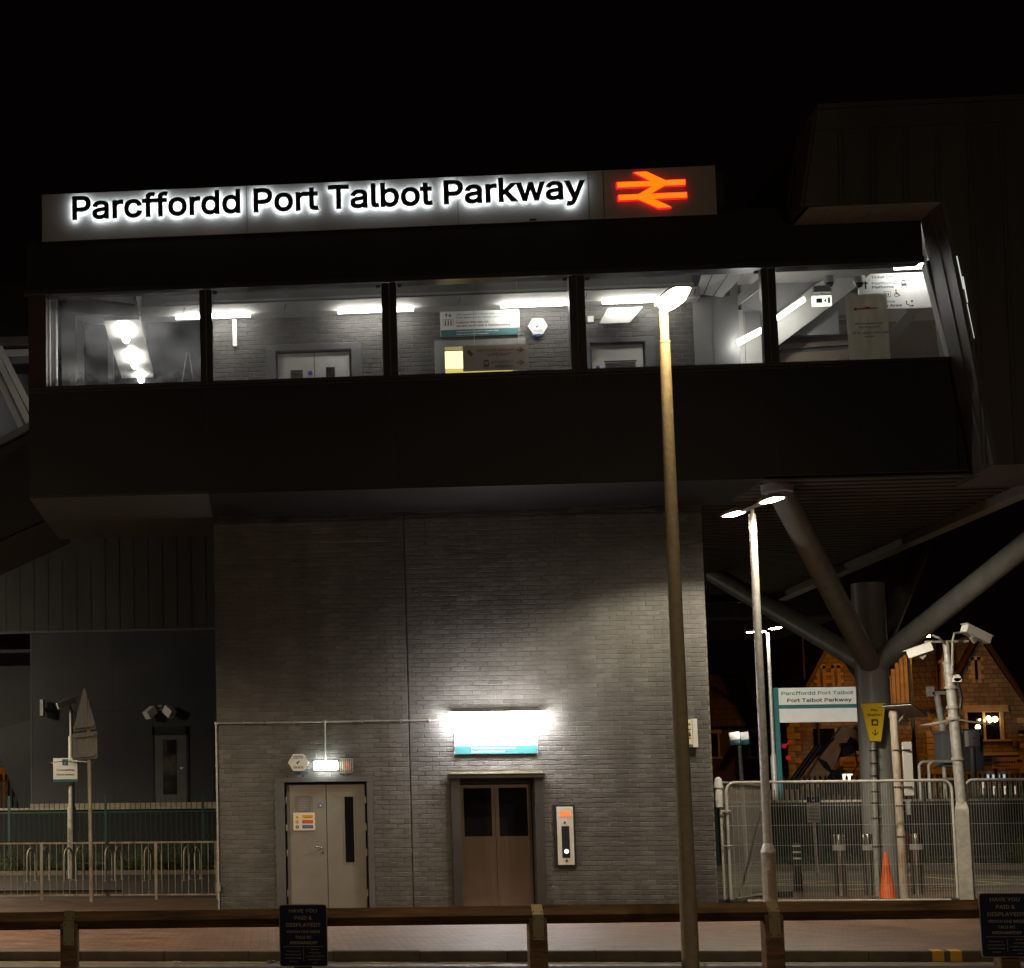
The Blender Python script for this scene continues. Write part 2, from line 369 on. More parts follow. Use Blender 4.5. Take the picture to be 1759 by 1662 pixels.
        if parent is not None: ob.parent = parent
        else: ob.location = o
        return ob

_gc = {}
FONT = None
try:   # the grotesque that ships with Blender; the built-in face stands in if it is missing
    FONT = bpy.data.fonts.load(bpy.utils.resource_path('LOCAL')+'/datafiles/fonts/Inter.woff2')
except Exception:
    FONT = None
def contours(txt, size, align):
    """closed outlines of a line of lettering as point lists"""
    cu = bpy.data.curves.new('lettering_curve', 'FONT'); cu.body = txt; cu.size = size; cu.align_x = align
    if FONT: cu.font = FONT
    ob = bpy.data.objects.new('lettering_curve', cu)
    c2 = ob.to_curve(bpy.context.evaluated_depsgraph_get())
    out = []
    for sp in c2.splines:
        if sp.type != 'BEZIER':
            p = [(q.co.x, q.co.y) for q in sp.points]
        else:
            p = []; bp = sp.bezier_points; n = len(bp)
            for i in range(n):
                a_, b_ = bp[i], bp[(i+1) % n]
                P0, P1, P2, P3 = a_.co, a_.handle_right, b_.co, b_.co
                P2, P3 = b_.handle_left, b_.co
                straight = abs((P1-P0).cross(P3-P0).z)+abs((P2-P0).cross(P3-P0).z) < 1e-7*size*size+1e-12
                for k in range(1 if straight else 4):
                    t = k/4; m = 1-t
                    q = P0*m**3+P1*3*m*m*t+P2*3*m*t*t+P3*t**3; p.append((q.x, q.y))
        q = []
        for c in p:
            if not q or math.dist(c, q[-1]) > size*1e-4: q.append(c)
        if len(q) > 2 and math.dist(q[0], q[-1]) < size*1e-4: q.pop()
        if len(q) > 2: out.append(q)
    ob.to_curve_clear(); bpy.data.objects.remove(ob); bpy.data.curves.remove(cu)
    return out
def area2(p): return sum(p[i][0]*p[(i+1) % len(p)][1]-p[(i+1) % len(p)][0]*p[i][1] for i in range(len(p)))
def winding(pt, cs):
    """how often the outlines wrap round a point"""
    x, y = pt; w_ = 0
    for p, (bx0, bx1, by0, by1) in cs:
        if x < bx0 or x > bx1 or y < by0 or y > by1: continue
        j = len(p)-1
        for i in range(len(p)):
            (xa, ya), (xb, yb) = p[j], p[i]
            if (ya > y) != (yb > y) and x < (xb-xa)*(y-ya)/(yb-ya)+xa: w_ += 1 if yb > ya else -1
            j = i
    return w_
def grow(p, d):
    """move an outline sideways by d (to the right of its direction)"""
    n = len(p); o = []
    for i in range(n):
        a_, b_, c_ = Vector(p[i-1]), Vector(p[i]), Vector(p[(i+1) % n])
        e1, e2 = (b_-a_).normalized(), (c_-b_).normalized()
        n1, n2 = Vector((e1.y, -e1.x)), Vector((e2.y, -e2.x)); m = n1+n2
        m = m/max(.35, m.length_squared/2) if m.length > 1e-6 else n1
        o.append(tuple(b_+m*d))
    return o
def letters(txt, size, align, off, ext):
    """one (verts, faces) per letter piece, overlapping strokes merged"""
    key = (txt, size, align, off, ext)
    if key in _gc: return _gc[key]
    from mathutils.geometry import delaunay_2d_cdt
    cs = contours(txt, size, align); out = []
    if cs:
        sg_ = 1 if area2(max(cs, key=lambda p: abs(area2(p)))) > 0 else -1
        if off: cs = [grow(p, off*sg_) for p in cs]
        V, E_ = [], []
        for p in cs:
            o = len(V); V += [Vector(q) for q in p]; E_ += [(o+k, o+(k+1) % len(p)) for k in range(len(p))]
        rv, re_, rf, *_ = delaunay_2d_cdt(V, E_, [], 0, size*1e-5)
        bb = [(p, (min(q[0] for q in p), max(q[0] for q in p), min(q[1] for q in p), max(q[1] for q in p))) for p in cs]
        tri = []
        for f in rf:
            a_, b_, c_ = (rv[k] for k in f)
            cr = (b_-a_).cross(c_-a_)
            if abs(cr) < 1e-13 or not winding(tuple((a_+b_+c_)/3), bb): continue
            tri.append(tuple(f) if cr > 0 else tuple(f)[::-1])
        par = list(range(len(rv)))
        def find(k):
            while par[k] != k: par[k] = par[par[k]]; k = par[k]
            return k
        for f in tri: par[find(f[1])] = find(f[0]); par[find(f[2])] = find(f[0])
        g = {}
        for f in tri: g.setdefault(find(f[0]), []).append(f)
        for ff in g.values():
            ids = sorted({k for f in ff for k in f}); mp = {k: i for i, k in enumerate(ids)}; n = len(ids)
            vs = [(rv[k].x, rv[k].y, ext) for k in ids]; fs = [tuple(mp[k] for k in f) for f in ff]
            if ext > 0:
                ed = {}
                for f in fs:
                    for k in range(3): ed[(f[k], f[(k+1) % 3])] = 1
                side = [(v, u, u+n, v+n) for u, v in ed if (v, u) not in ed]
                vs += [(x, y, -ext) for x, y, _ in vs]; fs = fs+[tuple(k+n for k in f[::-1]) for f in fs]+side
            out.append((vs, fs))
        out.sort(key=lambda t: min(v[0] for v in t[0]))
    _gc[key] = out
    return out
def glyphs(txt, size, align, off, ext):
    V, Fc = [], []
    for vs, fs in letters(txt, size, align, off, ext):
        o = len(V); V += vs; Fc += [tuple(i+o for i in f) for f in fs]
    return V, Fc

def tag(o, label, cat, group=None):
    o['label'] = label; o['category'] = cat
    if group: o['group'] = group
    return o
def thing(name, label, cat, loc, group=None):
    o = bpy.data.objects.new(name, None); COL.objects.link(o); o.location = loc; o.empty_display_size = .2
    return tag(o, label, cat, group)
def struct(o, kind='structure'):
    o['kind'] = kind; return o
def dup(root, loc, label, rot=None):
    r = root.copy(); COL.objects.link(r); r.location = loc; r['label'] = label
    if rot is not None: r.rotation_euler = rot
    for ch in list(root.children):
        c = ch.copy(); COL.objects.link(c); c.parent = r
        for g in list(ch.children):
            d = g.copy(); COL.objects.link(d); d.parent = c
    return r

def pieces(name, mats, parent, mbs, bevel=0., smooth=False):
    for q in mbs: q.build(name, mats, parent, bevel=bevel, smooth=smooth)

def bricks(mb, x0, x1, z0, z1, y, holes, seed, depth=.03, mi=0):
    """real bricks, stretcher bond, facing -Y; holes = (x0,x1,z0,z1)"""
    rnd = random.Random(seed); row = 0; z = z0
    while z < z1-.02:
        zt = min(z+.065, z1); x = x0-(.1125 if row % 2 else 0)
        while x < x1:
            segs = [(max(x, x0), min(x+.215, x1))]
            for hx0, hx1, hz0, hz1 in holes:
                if zt > hz0+.005 and z < hz1-.005:
                    ns = []
                    for a, b in segs:
                        if b <= hx0 or a >= hx1: ns.append((a, b)); continue
                        if a < hx0: ns.append((a, hx0))
                        if b > hx1: ns.append((hx1, b))
                    segs = ns
            for a, b in segs:
                if b-a < .02: continue
                j = rnd.uniform(-.0022, .0022); c = .004
                dz0, dz1 = rnd.uniform(-.001, .001), rnd.uniform(-.001, .001)
                zz0, zz1 = z+dz0, zt+dz1
                yf = y+j
                vs = [(a, y+depth, zz0), (b, y+depth, zz0), (b, y+depth, zz1), (a, y+depth, zz1),
                      (a, yf+c, zz0), (b, yf+c, zz0), (b, yf+c, zz1), (a, yf+c, zz1),
                      (a+c, yf, zz0+c), (b-c, yf, zz0+c), (b-c, yf, zz1-c), (a+c, yf, zz1-c)]
                fs = [(8, 9, 10, 11), (4, 5, 9, 8), (5, 6, 10, 9), (6, 7, 11, 10), (7, 4, 8, 11), (0, 1, 5, 4), (1, 2, 6, 5), (2, 3, 7, 6), (3, 0, 4, 7)]
                mb.add(vs, fs, mi)
            x += .225
        z += .075; row += 1
    return mb

# ================================================================== SETTING
def kerb_y(x): return -8.415-.0326*x
g = MB().box(-400, 400, -120, 500, -.6, -.135).build('ground', M['soil']); struct(g)
X0, X1 = -45, 55
road = MB().add([(X0, -13.6, -.11), (X1, -13.6, -.11), (X1, kerb_y(X1)-.12, -.11), (X0, kerb_y(X0)-.12, -.11)], [(0, 1, 2, 3)]).build('road', M['asphalt']); struct(road)
pv = MB().slab([(X0, kerb_y(X0)), (X1, kerb_y(X1)), (X1, 6.2), (8.6, 6.2), (8.6, 4.9), (-.9, 4.9), (X0, 4.9)], -.13, 0).build('pavement', pavermat()); struct(pv)
kb = MB(); x = X0
while x < X1:
    j = random.uniform(-.003, .003)
    xa, xb = x+.003, x+.909
    za = .004+j
    kb.add([(xa, kerb_y(xa)-.12, -.13), (xb, kerb_y(xb)-.12, -.13), (xb, kerb_y(xb)-.001, -.13), (xa, kerb_y(xa)-.001, -.13),
            (xa, kerb_y(xa)-.12, za-.012), (xb, kerb_y(xb)-.12, za-.012), (xb, kerb_y(xb)-.105, za), (xa, kerb_y(xa)-.105, za), (xb, kerb_y(xb)-.001, za), (xa, kerb_y(xa)-.001, za)],
           [(0, 1, 5, 4), (4, 5, 6, 7), (7, 6, 8, 9), (1, 2, 8, 6, 5), (3, 0, 4, 7, 9), (2, 3, 9, 8)], 0)
    x += .914
# two kerb stones by the crossing are painted yellow
kerbo = kb.build('kerb', M['kerb']); struct(kerbo)
kp = MB()
for xa, xb in ((6.81, 6.925), (6.985, 7.10)):
    f = lambda x: kerb_y(x)-.123
    kp.add([(xa, f(xa), -.125), (xb, f(xb), -.125), (xb, f(xb), .0), (xa, f(xa), .0), (xb, kerb_y(xb)-.01, .012), (xa, kerb_y(xa)-.01, .012)], [(0, 1, 2, 3), (3, 2, 4, 5)])
struct(kp.build('kerb_paint_marking', M['amber']))
gm = MB(); x = X0
while x < X1:
    w0, w1 = random.uniform(.02, .075), random.uniform(.02, .075)
    gm.add([(x, kerb_y(x)-.125-w0, -.105), (x+.12, kerb_y(x+.12)-.125-w1, -.105), (x+.12, kerb_y(x+.12)-.121, -.104), (x, kerb_y(x)-.121, -.104)], [(0, 1, 2, 3)]); x += .12
struct(gm.build('gutter_grit', M['grit']), 'stuff')
# yellow line along the gutter
yl = MB(); x = X0
while x < X1:
    if random.random() > .12:
        w0, w1 = random.uniform(.07, .1), random.uniform(.07, .1)
        yl.add([(x, kerb_y(x)-.24-w0, -.106), (x+.3, kerb_y(x+.3)-.24-w1, -.106), (x+.3, kerb_y(x+.3)-.24, -.106), (x, kerb_y(x)-.24, -.106)], [(0, 1, 2, 3)])
    x += .3
struct(yl.build('yellow_line_marking', M['paint_y']))
verge = MB().slab([(X0, -60), (X1, -60), (X1, -13.42), (X0, -13.36)], -.13, .235).build('car_park_verge', M['soil']); struct(verge)
cpk = MB().add([(X0, 4.9, 0.0), (-.9, 4.9, 0.0), (8.6, 4.9, 0.0), (8.6, 6.2, 0), (X1, 6.2, 0), (X1, 21.5, 0), (X0, 21.5, 0)], [(0, 1, 2, 3, 4, 5, 6)]).build('car_park', M['asphaltdark']); struct(cpk)
# low kerb strip in the cycle bay and kerb at the edge of the planting
ck = MB()
ck.box(-12, -2.86, 6.55, 6.85, 0, .10); ck.box(X0, -.9, 20.0, 20.15, 0, .12); ck.box(8.2, X1, 19.2, 19.35, 0, .14)
struct(ck.build('planting_kerb', M['kerb']))
# yellow hatching on the car park
hm = MB()
def stripe(a, b, w=.15):
    a, b = Vector((*a, .004)), Vector((*b, .004)); d = (b-a).normalized(); n = Vector((-d.y, d.x, 0))*w/2
    n3 = 8
    for i in range(n3):
        p, q = a.lerp(b, i/n3), a.lerp(b, (i+.94)/n3)
        hm.add([p-n, q-n, q+n, p+n], [(0, 1, 2, 3)])
hx0, hx1, hy0, hy1 = 7.6, 15.2, 6.9, 16.5
for a, b in (((hx0, hy0), (hx1, hy0)), ((hx0, hy1), (hx1+.8, hy1)), ((hx0, hy0), (hx0, hy1)), ((hx1, hy0), (hx1, hy1))): stripe(a, b)
for k in range(6):
    t = k*1.9
    stripe((hx0, min(hy0+t, hy1)), (min(hx0+4.6, hx1), min(hy0+t+4.6, hy1))) if hy0+t+2 < hy1 else None
    stripe((hx0, min(hy0+t+2.2, hy1)), (min(hx0+5.5, hx1), hy0+t*.55)) if t < 8 else None
stripe((hx1, hy1), (22.5, 6.6)); stripe((hx1, 12.5), (24, 6.8)); stripe((hx1+.6, 9.5), (21, 7.4)); stripe((11, hy0), (17, 10.5))
struct(hm.build('hatch_marking', M['paint_y']))
# platform
pl = MB().box(-60, 70, 24.02, 33, -.13, 1.84).build('platform', M['platface']); struct(pl)
cp = MB(); x = -60
while x < 70:
    cp.box(x, x+.745, 23.92, 24.5, 1.842, 1.905+random.uniform(-.004, .004)); x += .75
struct(cp.build('platform_edge', M['coping']))
pt = MB().box(-60, 70, 24.5, 33, 1.842, 1.9).build('platform_surface', M['asphaltdark']); struct(pt)
fg = MB().box(-90, 120, 34, 110, -.13, 1.2).build('street_terrain', M['asphaltdark']); struct(fg)
# night sky dome, dull brown-black
sm = bpy.data.materials.new('night_sky'); sm.use_nodes = True; nt = sm.node_tree; nt.nodes.clear()
o_ = nt.nodes.new('ShaderNodeOutputMaterial'); e_ = nt.nodes.new('ShaderNodeEmission')
w = bpy.data.worlds.new('World'); scene.world = w; w.use_nodes = True
nt = w.node_tree; bg = nt.nodes['Background']
skyt = nt.nodes.new('ShaderNodeTexSky'); skyt.sky_type = 'NISHITA'; skyt.sun_disc = False
skyt.sun_elevation = math.radians(-4.0); skyt.sun_rotation = math.radians(200); skyt.air_density = 1.; skyt.dust_density = 3.
mixs = nt.nodes.new('ShaderNodeMix'); mixs.data_type = 'RGBA'; mixs.inputs['Factor'].default_value = .985
mixs.inputs['B'].default_value = (.0095, .0042, .0036, 1)
nt.links.new(skyt.outputs['Color'], mixs.inputs['A']); nt.links.new(mixs.outputs['Result'], bg.inputs['Color'])
bg.inputs['Strength'].default_value = .1
bpy.data.materials.remove(sm)

# ================================================================== WEEDS behind the car park
lf = MB(); rnd = random.Random(3)
def weeds(xa, xb, ya, yb, n, hmax):
    clumps = [(rnd.uniform(xa, xb), rnd.uniform(ya, yb), rnd.uniform(.3, 1.)**1.5) for _ in range(int((xb-xa)*2.2))]
    for _ in range(n):
        cx, cy, ch = rnd.choice(clumps)
        x, y = cx+rnd.gauss(0, .22), min(yb, max(ya, cy+rnd.gauss(0, .15)))
        h = hmax*ch*rnd.uniform(.25, 1.); a = rnd.uniform(0, 2*PI); b = rnd.uniform(.05, .4)*h
        L = rnd.uniform(.05, .13); wv = rnd.uniform(.015, .04)
        z = h*rnd.uniform(.15, 1.)
        d = Vector((math.cos(a), math.sin(a), rnd.uniform(-.5, .9))).normalized(); s_ = d.cross(Vector((0, 0, 1))).normalized()*wv
        p = Vector((x+math.cos(a)*b, y+math.sin(a)*b*.5, z))
        lf.add([p, p+d*L*.5+s_, p+d*L, p+d*L*.5-s_], [(0, 1, 2, 3)])
        if rnd.random() < .25:
            t = Vector((rnd.uniform(-.05, .05), rnd.uniform(-.04, .04), 0))
            lf.add([(x-.006, y, 0), (x+.006, y, 0), (x+.004+t.x, y+t.y, h), (x-.004+t.x, y+t.y, h)], [(0, 1, 2, 3)])
weeds(-10, -.3, 20.3, 21.6, 9000, 1.0)
weeds(8, 26, 19.6, 21.6, 13000, .95)
struct(lf.build('weeds', M['leaf']), 'stuff')

# ================================================================== STATION BUILDING
SB = thing('station_building', 'dark brick station building with a long lit window band in its overhanging top storey', 'building', (3, 0, 0))
DOOR = (.15, 1.69, -.1, 2.10); LIFT = (2.90, 4.33, -.1, 2.12)
TX0, TX1, ZS = -.755, 6.92, 6.36
b = MB()
bricks(b, TX0, 2.268, 0, ZS, 0., [DOOR, LIFT], 11); bricks(b, 2.292, TX1, 0, ZS, 0., [DOOR, LIFT], 12)
b.build('brick_wall', M['brick'], SB)
mo = MB()
for xa, xb, za, zb in ((TX0+.001, DOOR[0], -.05, ZS), (DOOR[0], DOOR[1], DOOR[3], ZS), (DOOR[1], 2.272, -.05, ZS), (2.288, LIFT[0], -.05, ZS), (LIFT[0], LIFT[1], LIFT[3], ZS), (LIFT[1], TX1-.001, -.05, ZS)):
    mo.box(xa, xb, .007, .1, za, zb)
mo.build('mortar_bed', M['mortar'], SB)
MB().box(2.27, 2.29, .03, .1, -.05, ZS).build('movement_joint', M['black'], SB)
co = MB().box(TX0, TX0+.1, .12, 6, -.05, ZS).box(TX1-.1, TX1, .12, 6, -.05, ZS).box(TX0+.1, TX1-.1, 5.9, 6, -.05, ZS)
co.box(TX0, TX1, .1, .12, -.05, ZS) if False else None
co.build('side_wall', M['brick'], SB)

# ---- plant room double door
fr = MB()
fr.box(.15, .30, -.012, .14, -.04, 2.02); fr.box(1.60, 1.69, -.012, .14, -.04, 2.02); fr.box(.15, 1.69, -.012, .14, 2.02, 2.10)
fr.box(.15, .30, .02, .1, -.04, .0)
dd = fr.build('double_door', M['midgrey'], SB, bevel=.006)
for xa, xb in ((.335, .955), (.965, 1.565)):
    MB().box(xa, xb, .075, .12, .0, 1.985).build('door_leaf', M['doorgrey'], dd, bevel=.004)
MB().box(.29, 1.61, .121, .16, 0, 2.03).build('door_backing', M['black'], dd)
lv = MB().box(.50, .515, .062, .076, 1.575, 1.80).box(.715, .73, .062, .076, 1.575, 1.80).box(.50, .73, .062, .076, 1.80, 1.815).box(.50, .73, .062, .076, 1.56, 1.575)
for k in range(8):
    z = 1.585+k*.027
    lv.add([(.515, .064, z), (.715, .064, z), (.715, .074, z+.017), (.515, .074, z+.017)], [(0, 1, 2, 3)])
lv.build('louvre_vent', M['doorgrey'], dd)
vp = MB().box(1.23, 1.245, .066, .076, .735, 1.80).box(1.385, 1.40, .066, .076, .735, 1.80).box(1.245, 1.385, .066, .076, 1.785, 1.80).box(1.245, 1.385, .066, .076, .735, .75)
vp.build('vision_panel_bead', M['doorgrey'], dd)
MB().box(1.245, 1.385, .071, .0765, .75, 1.785).build('vision_panel', M['darkglass'], dd)
hd = MB().cyl((.875, .075, .985), (.875, .022, .985), .011).cyl((.875, .025, .985), (.765, .025, .992), .009).lathe((0, 0, 0), [(.001, 0), (.001, .001)]) if False else MB().cyl((.875, .075, .985), (.875, .022, .985), .011).cyl((.875, .025, .985), (.765, .025, .992), .009)
hd.build('door_handle', M['inox'], dd, smooth=True)
MB().cyl((.885, .075, .905), (.885, .06, .905), .017).build('keyhole', M['inox'], dd)
for xh in (.322, 1.578):
    for z in (.22, .85, 1.25, 1.68): MB().cyl((xh, .068, z), (xh, .068, z+.11), .012).build('hinge', M['plate'], dd)
s = MB().box(.435, .775, .062, .0748, 1.26, 1.54, 0)
ys = .0612
for z, mi in ((1.475, 2), (1.395, 3), (1.315, 4)):
    s.box(.575, .745, ys, .063, z-.026, z+.028, mi)
    s.text('CAUTION' if mi == 2 else ('NO UNAUTHORISED' if mi == 3 else 'MUST BE KEPT'), .66, z+.004, ys-.0005, .017, width=.14, mi=1 if mi == 2 else 0)
    s.text('Danger of death' if mi == 2 else ('ENTRY' if mi == 3 else 'LOCKED SHUT'), .66, z-.018, ys-.0005, .014, width=.1, mi=1 if mi == 2 else 0)
s.prism([(.468, 1.448), (.522, 1.448), (.495, 1.502)], ys, .063, 2); s.prism([(.486, 1.455), (.504, 1.455), (.495, 1.488)], ys-.001, ys, 1)
s.cyl((.495, .063, 1.395), (.495, ys, 1.395), .028, n=20, mi=3); s.cyl((.495, ys, 1.395), (.495, ys-.0006, 1.395), .021, n=20, mi=0); s.cyl((.495, ys-.0006, 1.392), (.495, ys-.001, 1.392), .011, n=12, mi=1)
s.cyl((.495, .063, 1.313), (.495, ys, 1.313), .028, n=20, mi=4); s.box(.490, .500, ys-.0006, ys, 1.30, 1.332, 0)
sg = s.build('warning_sign', [M['cream'], M['blackprint'], M['amber'], M['redp'], M['blue']]); tag(sg, 'cream warning sign with yellow, red and blue panels on the ground floor grey door', 'sign')
bd = MB().box(.84, .895, .068, .0748, 1.62, 1.68).box(.855, .88, .0672, .068, 1.637, 1.663, 1)
tag(bd.build('fire_door_sign', [M['blue'], M['white']]), 'small blue square sticker beside the louvre on the lower grey door', 'sign')

# ---- lift entrance
lf_ = MB()
lf_.box(2.90, 3.045, -.05, .3, -.04, 2.05).box(4.19, 4.33, -.05, .3, -.04, 2.05).box(2.87, 4.35, -.085, .3, 2.05, 2.115).box(3.045, 4.19, .2, .3, 1.975, 2.05)
M['liftframe'] = pm('dark_lift_frame', (.052, .048, .045), .4, metal=.2, var=.12, vscale=3)
lift = lf_.build('lift_entrance', M['liftframe'], SB, bevel=.004)
MB().box(2.865, 4.355, -.10, .02, 2.117, 2.126).build('canopy_flashing', M['plate'], lift)
for xa, xb in ((3.07, 3.612), (3.618, 4.17)):
    d = MB().box(xa, xb, .232, .262, .015, 1.14).box(xa, xa+.055, .232, .262, 1.14, 1.95).box(xb-.055, xb, .232, .262, 1.14, 1.95).box(xa+.055, xb-.055, .232, .262, 1.9, 1.95)
    d.build('lift_door', M['liftsteel'], lift)
    MB().box(xa+.055, xb-.055, .238, .25, 1.14, 1.9).build('lift_door_glass', M['darkglass'], lift)
MB().box(3.045, 4.19, .27, .31, 0, 1.975).build('lift_shaft_back', M['black'], lift)
sl = MB().box(3.06, 4.18, -.03, .23, -.03, .012)
for k in range(42): sl.box(3.07+k*.026, 3.083+k*.026, -.034, -.03, -.02, .012)
sl.build('door_sill', M['inox'], lift)

# ---- lift call panel
cpn = thing('lift_call_panel', 'steel lift call panel with red display and lit button beside the lift doors', 'control panel', (4.63, 0, .65))
MB().box(4.475, 4.80, -.035, .012, .655, 1.625).build('back_box', M['black'], cpn, bevel=.008)
MB().box(4.515, 4.765, -.05, -.035, .69, 1.59).build('face_plate', M['panelsteel'], cpn, bevel=.004)
MB().box(4.555, 4.725, -.054, -.05, 1.44, 1.52).text('LIFT', 4.64, 1.465, -.0545, .045).build('display', M['indicator'], cpn)
MB().box(4.58, 4.70, -.053, -.05, .80, 1.29).build('button_strip', M['black'], cpn)
MB().cyl((4.645, -.053, .90), (4.645, -.062, .90), .034, n=20).build('button', M['button'], cpn)
pieces('key_switch', M['inox'], cpn, [MB().cyl((4.635, -.05, 1.345), (4.635, -.058, 1.345), .018), MB().cyl((4.645, -.05, .757), (4.645, -.058, .757), .018)])

# ---- overhanging storey
BX0, BX1, YF = -3.49, 10.5, -1.95
sp = MB().prism([(BX0, 6.36), (10.34, 6.36), (10.14, 7.96), (BX0, 7.96)], YF, YF+.25)
for xk in (-.77, 1.99, 4.76, 7.53): sp.box(xk-.006, xk+.006, YF-.003, YF, 6.38, 7.94, 1)
sp.build('spandrel_panel', [M['fascia'], M['black']], SB)
MB().box(BX0, 10.08, YF-.07, YF+.12, 7.975, 8.03).box(BX0, 10.08, YF-.02, YF+.25, 7.95, 7.975).build('window_sill', M['trim'], SB, bevel=.008)
MB().box(BX0-.02, 7.9, YF, YF+.3, 9.50, 10.33).box(7.9, 9.74, YF, YF+.3, 9.50, 10.11).build('fascia', M['fascia'], SB)
MB().box(BX0-.06, 9.74, YF-.06, YF, 9.47, 9.545).build('window_head', M['trim'], SB, bevel=.006)
MB().box(BX0, BX0+.27, YF+.002, YF+.25, 8.03, 9.47).build('corner_post', M['brownpost'], SB)
for xa, xb in ((-.865, -.675), (1.88, 2.10), (4.645, 4.875), (7.425, 7.635)):
    xm = (xa+xb)/2
    MB().box(xa, xm-.012, YF, YF+.12, 8.03, 9.47).box(xm+.012, xb, YF, YF+.12, 8.03, 9.47).box(xm-.012, xm+.012, YF+.02, YF+.1, 8.03, 9.47, 1).build('mullion', [M['trim'], M['plate']], SB, bevel=.008)
PX = [(-3.22, -.865), (-.675, 1.88), (2.10, 4.645), (4.875, 7.425)]
for i, (xa, xb) in enumerate(PX):
    MB().quad((xa, YF+.06, 8.03), (xb, YF+.06, 8.03), (xb, YF+.06, 9.47), (xa, YF+.06, 9.47)).build('window_pane', M['glassdirty'] if i == 0 else M['glass'], SB)
MB().quad((7.635, YF+.06, 8.03), (10.07, YF+.06, 8.03), (9.80, YF+.06, 9.47), (7.635, YF+.06, 9.47)).build('window_pane', M['glass'], SB)
# slanted end post, pale inside edge
MB().prism([(9.80, 9.5), (10.0, 9.5), (10.28, 8.0), (10.08, 8.0)], YF, YF+.2).build('slanted_end_post', M['trim'], SB)
MB().prism([(9.785, 9.47), (9.80, 9.47), (10.075, 8.03), (10.06, 8.03)], YF+.03, YF+.2).build('end_post_lining', M['whitein'], SB)
for xa, xb in PX[1:]:
    for x, z in ((xa+.05, 9.43), (xb-.05, 9.43)): MB().box(x-.03, x+.03, YF+.03, YF+.07, z-.02, z+.02).build('glazing_clip', M['black'], SB)
# soffits
so = MB().box(BX0, TX0-.005, YF+.01, 1.80, ZS-.04, ZS+.04)
so.build('left_soffit', M['soffit'], SB)
sj = MB().box(BX0+.02, TX0-.005, -.16, -.145, ZS-.043, ZS-.0405).box(TX0-.02, TX0-.006, YF+.02, 0, ZS-.043, ZS-.0405)
sj.build('soffit_joint', M['trim'], SB)
so = MB().box(TX0, 7.35, YF+.01, -.001, ZS-.04, ZS+.04); so.build('front_soffit', M['fascia'], SB)
# roof of the box and rear closing walls
MB().box(BX0, 7.75, YF+.3, 8.2, 10.33, 10.5).box(7.75, 9.74, YF+.3, YF+.4, 10.12, 10.54).build('roof', M['fascia'], SB)
MB().box(BX0, BX0+.1, YF+.25, 1.8, 6.4, 8.0).box(BX0, BX0+.1, 0.4, 1.8, 9.5, 10.33).build('end_wall', M['charcoal'], SB)

# ---- interior
MB().box(BX0+.1, -.7, YF+.25, 1.79, 6.9, 7.0).box(-.7, 11.4, YF+.25, 11.5, 6.9, 7.0).build('floor', M['greyin'], SB)
IY = .3
ID = (.14, 1.70, 7.0, 9.20); IL = (2.88, 4.33, 7.0, 9.16); I2 = (5.23, 6.38, 7.0, 9.13)
b = MB(); bricks(b, -.72, 7.0, 7.8, 9.66, IY, [ID, IL, I2], 21); b.build('inner_brick_wall', M['brick_in'], SB)
mo = MB()
for xa, xb, za, zb in ((-.72, ID[0], 7, 9.9), (ID[0], ID[1], ID[3], 9.9), (ID[1], IL[0], 7, 9.9), (IL[0], IL[1], IL[3], 9.9), (IL[1], I2[0], 7, 9.9), (I2[0], I2[1], I2[3], 9.9), (I2[1], 7.0, 7, 9.9)):
    mo.box(xa, xb, IY+.006, IY+.1, za, zb)
mo.build('inner_mortar', M['mortar_in'], SB)
MB().box(7.0, 7.62, IY-.02, IY+.12, 7, 9.75).box(7.30, 7.312, IY-.03, IY-.02, 7, 9.75).build('grey_wall_panel', M['greyin'], SB)
MB().box(-1.95, 7.0, IY-.02, IY+.1, 9.9, 10.33).build('upper_wall_panel', M['greyin'], SB)
MB().box(-1.5, 7.0, IY-.14, IY-.02, 9.915, 9.955).build('picture_rail', M['whitein'], SB)
bh = MB().box(-1.95, 7.05, -.02, IY-.0, 9.665, 9.835); 
bh.build('bulkhead', M['whitein'], SB, bevel=.006)
bj = MB()
for xk in (-1.2, .45, 3.25, 5.25, 6.95): bj.obox((xk, -.024, 9.70), (xk+.03, -.024, 9.80), .012, .006, up=(0, 1, 0))
for xk in (-.6, .5, 1.45, 2.3, 3.5, 4.3, 5.6): bj.box(xk, xk+.03, IY-.05, IY-.02, 9.84, 9.90)
bj.build('bulkhead_fixing', M['trim'], SB)
MB().box(BX0+.1, 7.75, YF+.3, IY+.1, 10.30, 10.329).build('ceiling', M['whitein'], SB)
# indoor double door, lift, single door
d = MB().box(.14, .30, IY-.02, IY+.1, 7, 9.10).box(1.53, 1.70, IY-.02, IY+.1, 7, 9.10).box(.14, 1.70, IY-.02, IY+.1, 9.10, 9.20)
dd2 = d.build('inner_double_door', M['midgrey'], SB, bevel=.005)
MB().box(.33, .925, IY+.05, IY+.08, 7, 9.07).box(.935, 1.50, IY+.05, IY+.08, 7, 9.07).build('door_leaf', M['whitein'], dd2)
MB().box(.30, 1.53, IY+.082, IY+.1, 7, 9.10).build('door_backing', M['black'], dd2)
l2 = MB()
for k in range(9): l2.box(.54, .74, IY+.042, IY+.05, 8.60+k*.022, 8.612+k*.022)
l2.build('louvre_vent', M['trim'], dd2)
MB().box(1.12, 1.26, IY+.044, IY+.05, 8.0, 8.82).build('vision_panel', M['darkglass'], dd2)
MB().cyl((1.52, IY-.03, 9.0), (1.52, IY-.03, 9.1), .012).build('hinge', M['inox'], dd2)
tag(MB().cyl((.86, IY+.05, 8.73), (.86, IY+.044, 8.73), .04, n=20).build('fire_door_sign', M['blue']), 'blue round sticker on the white double doors behind the glass', 'sign')
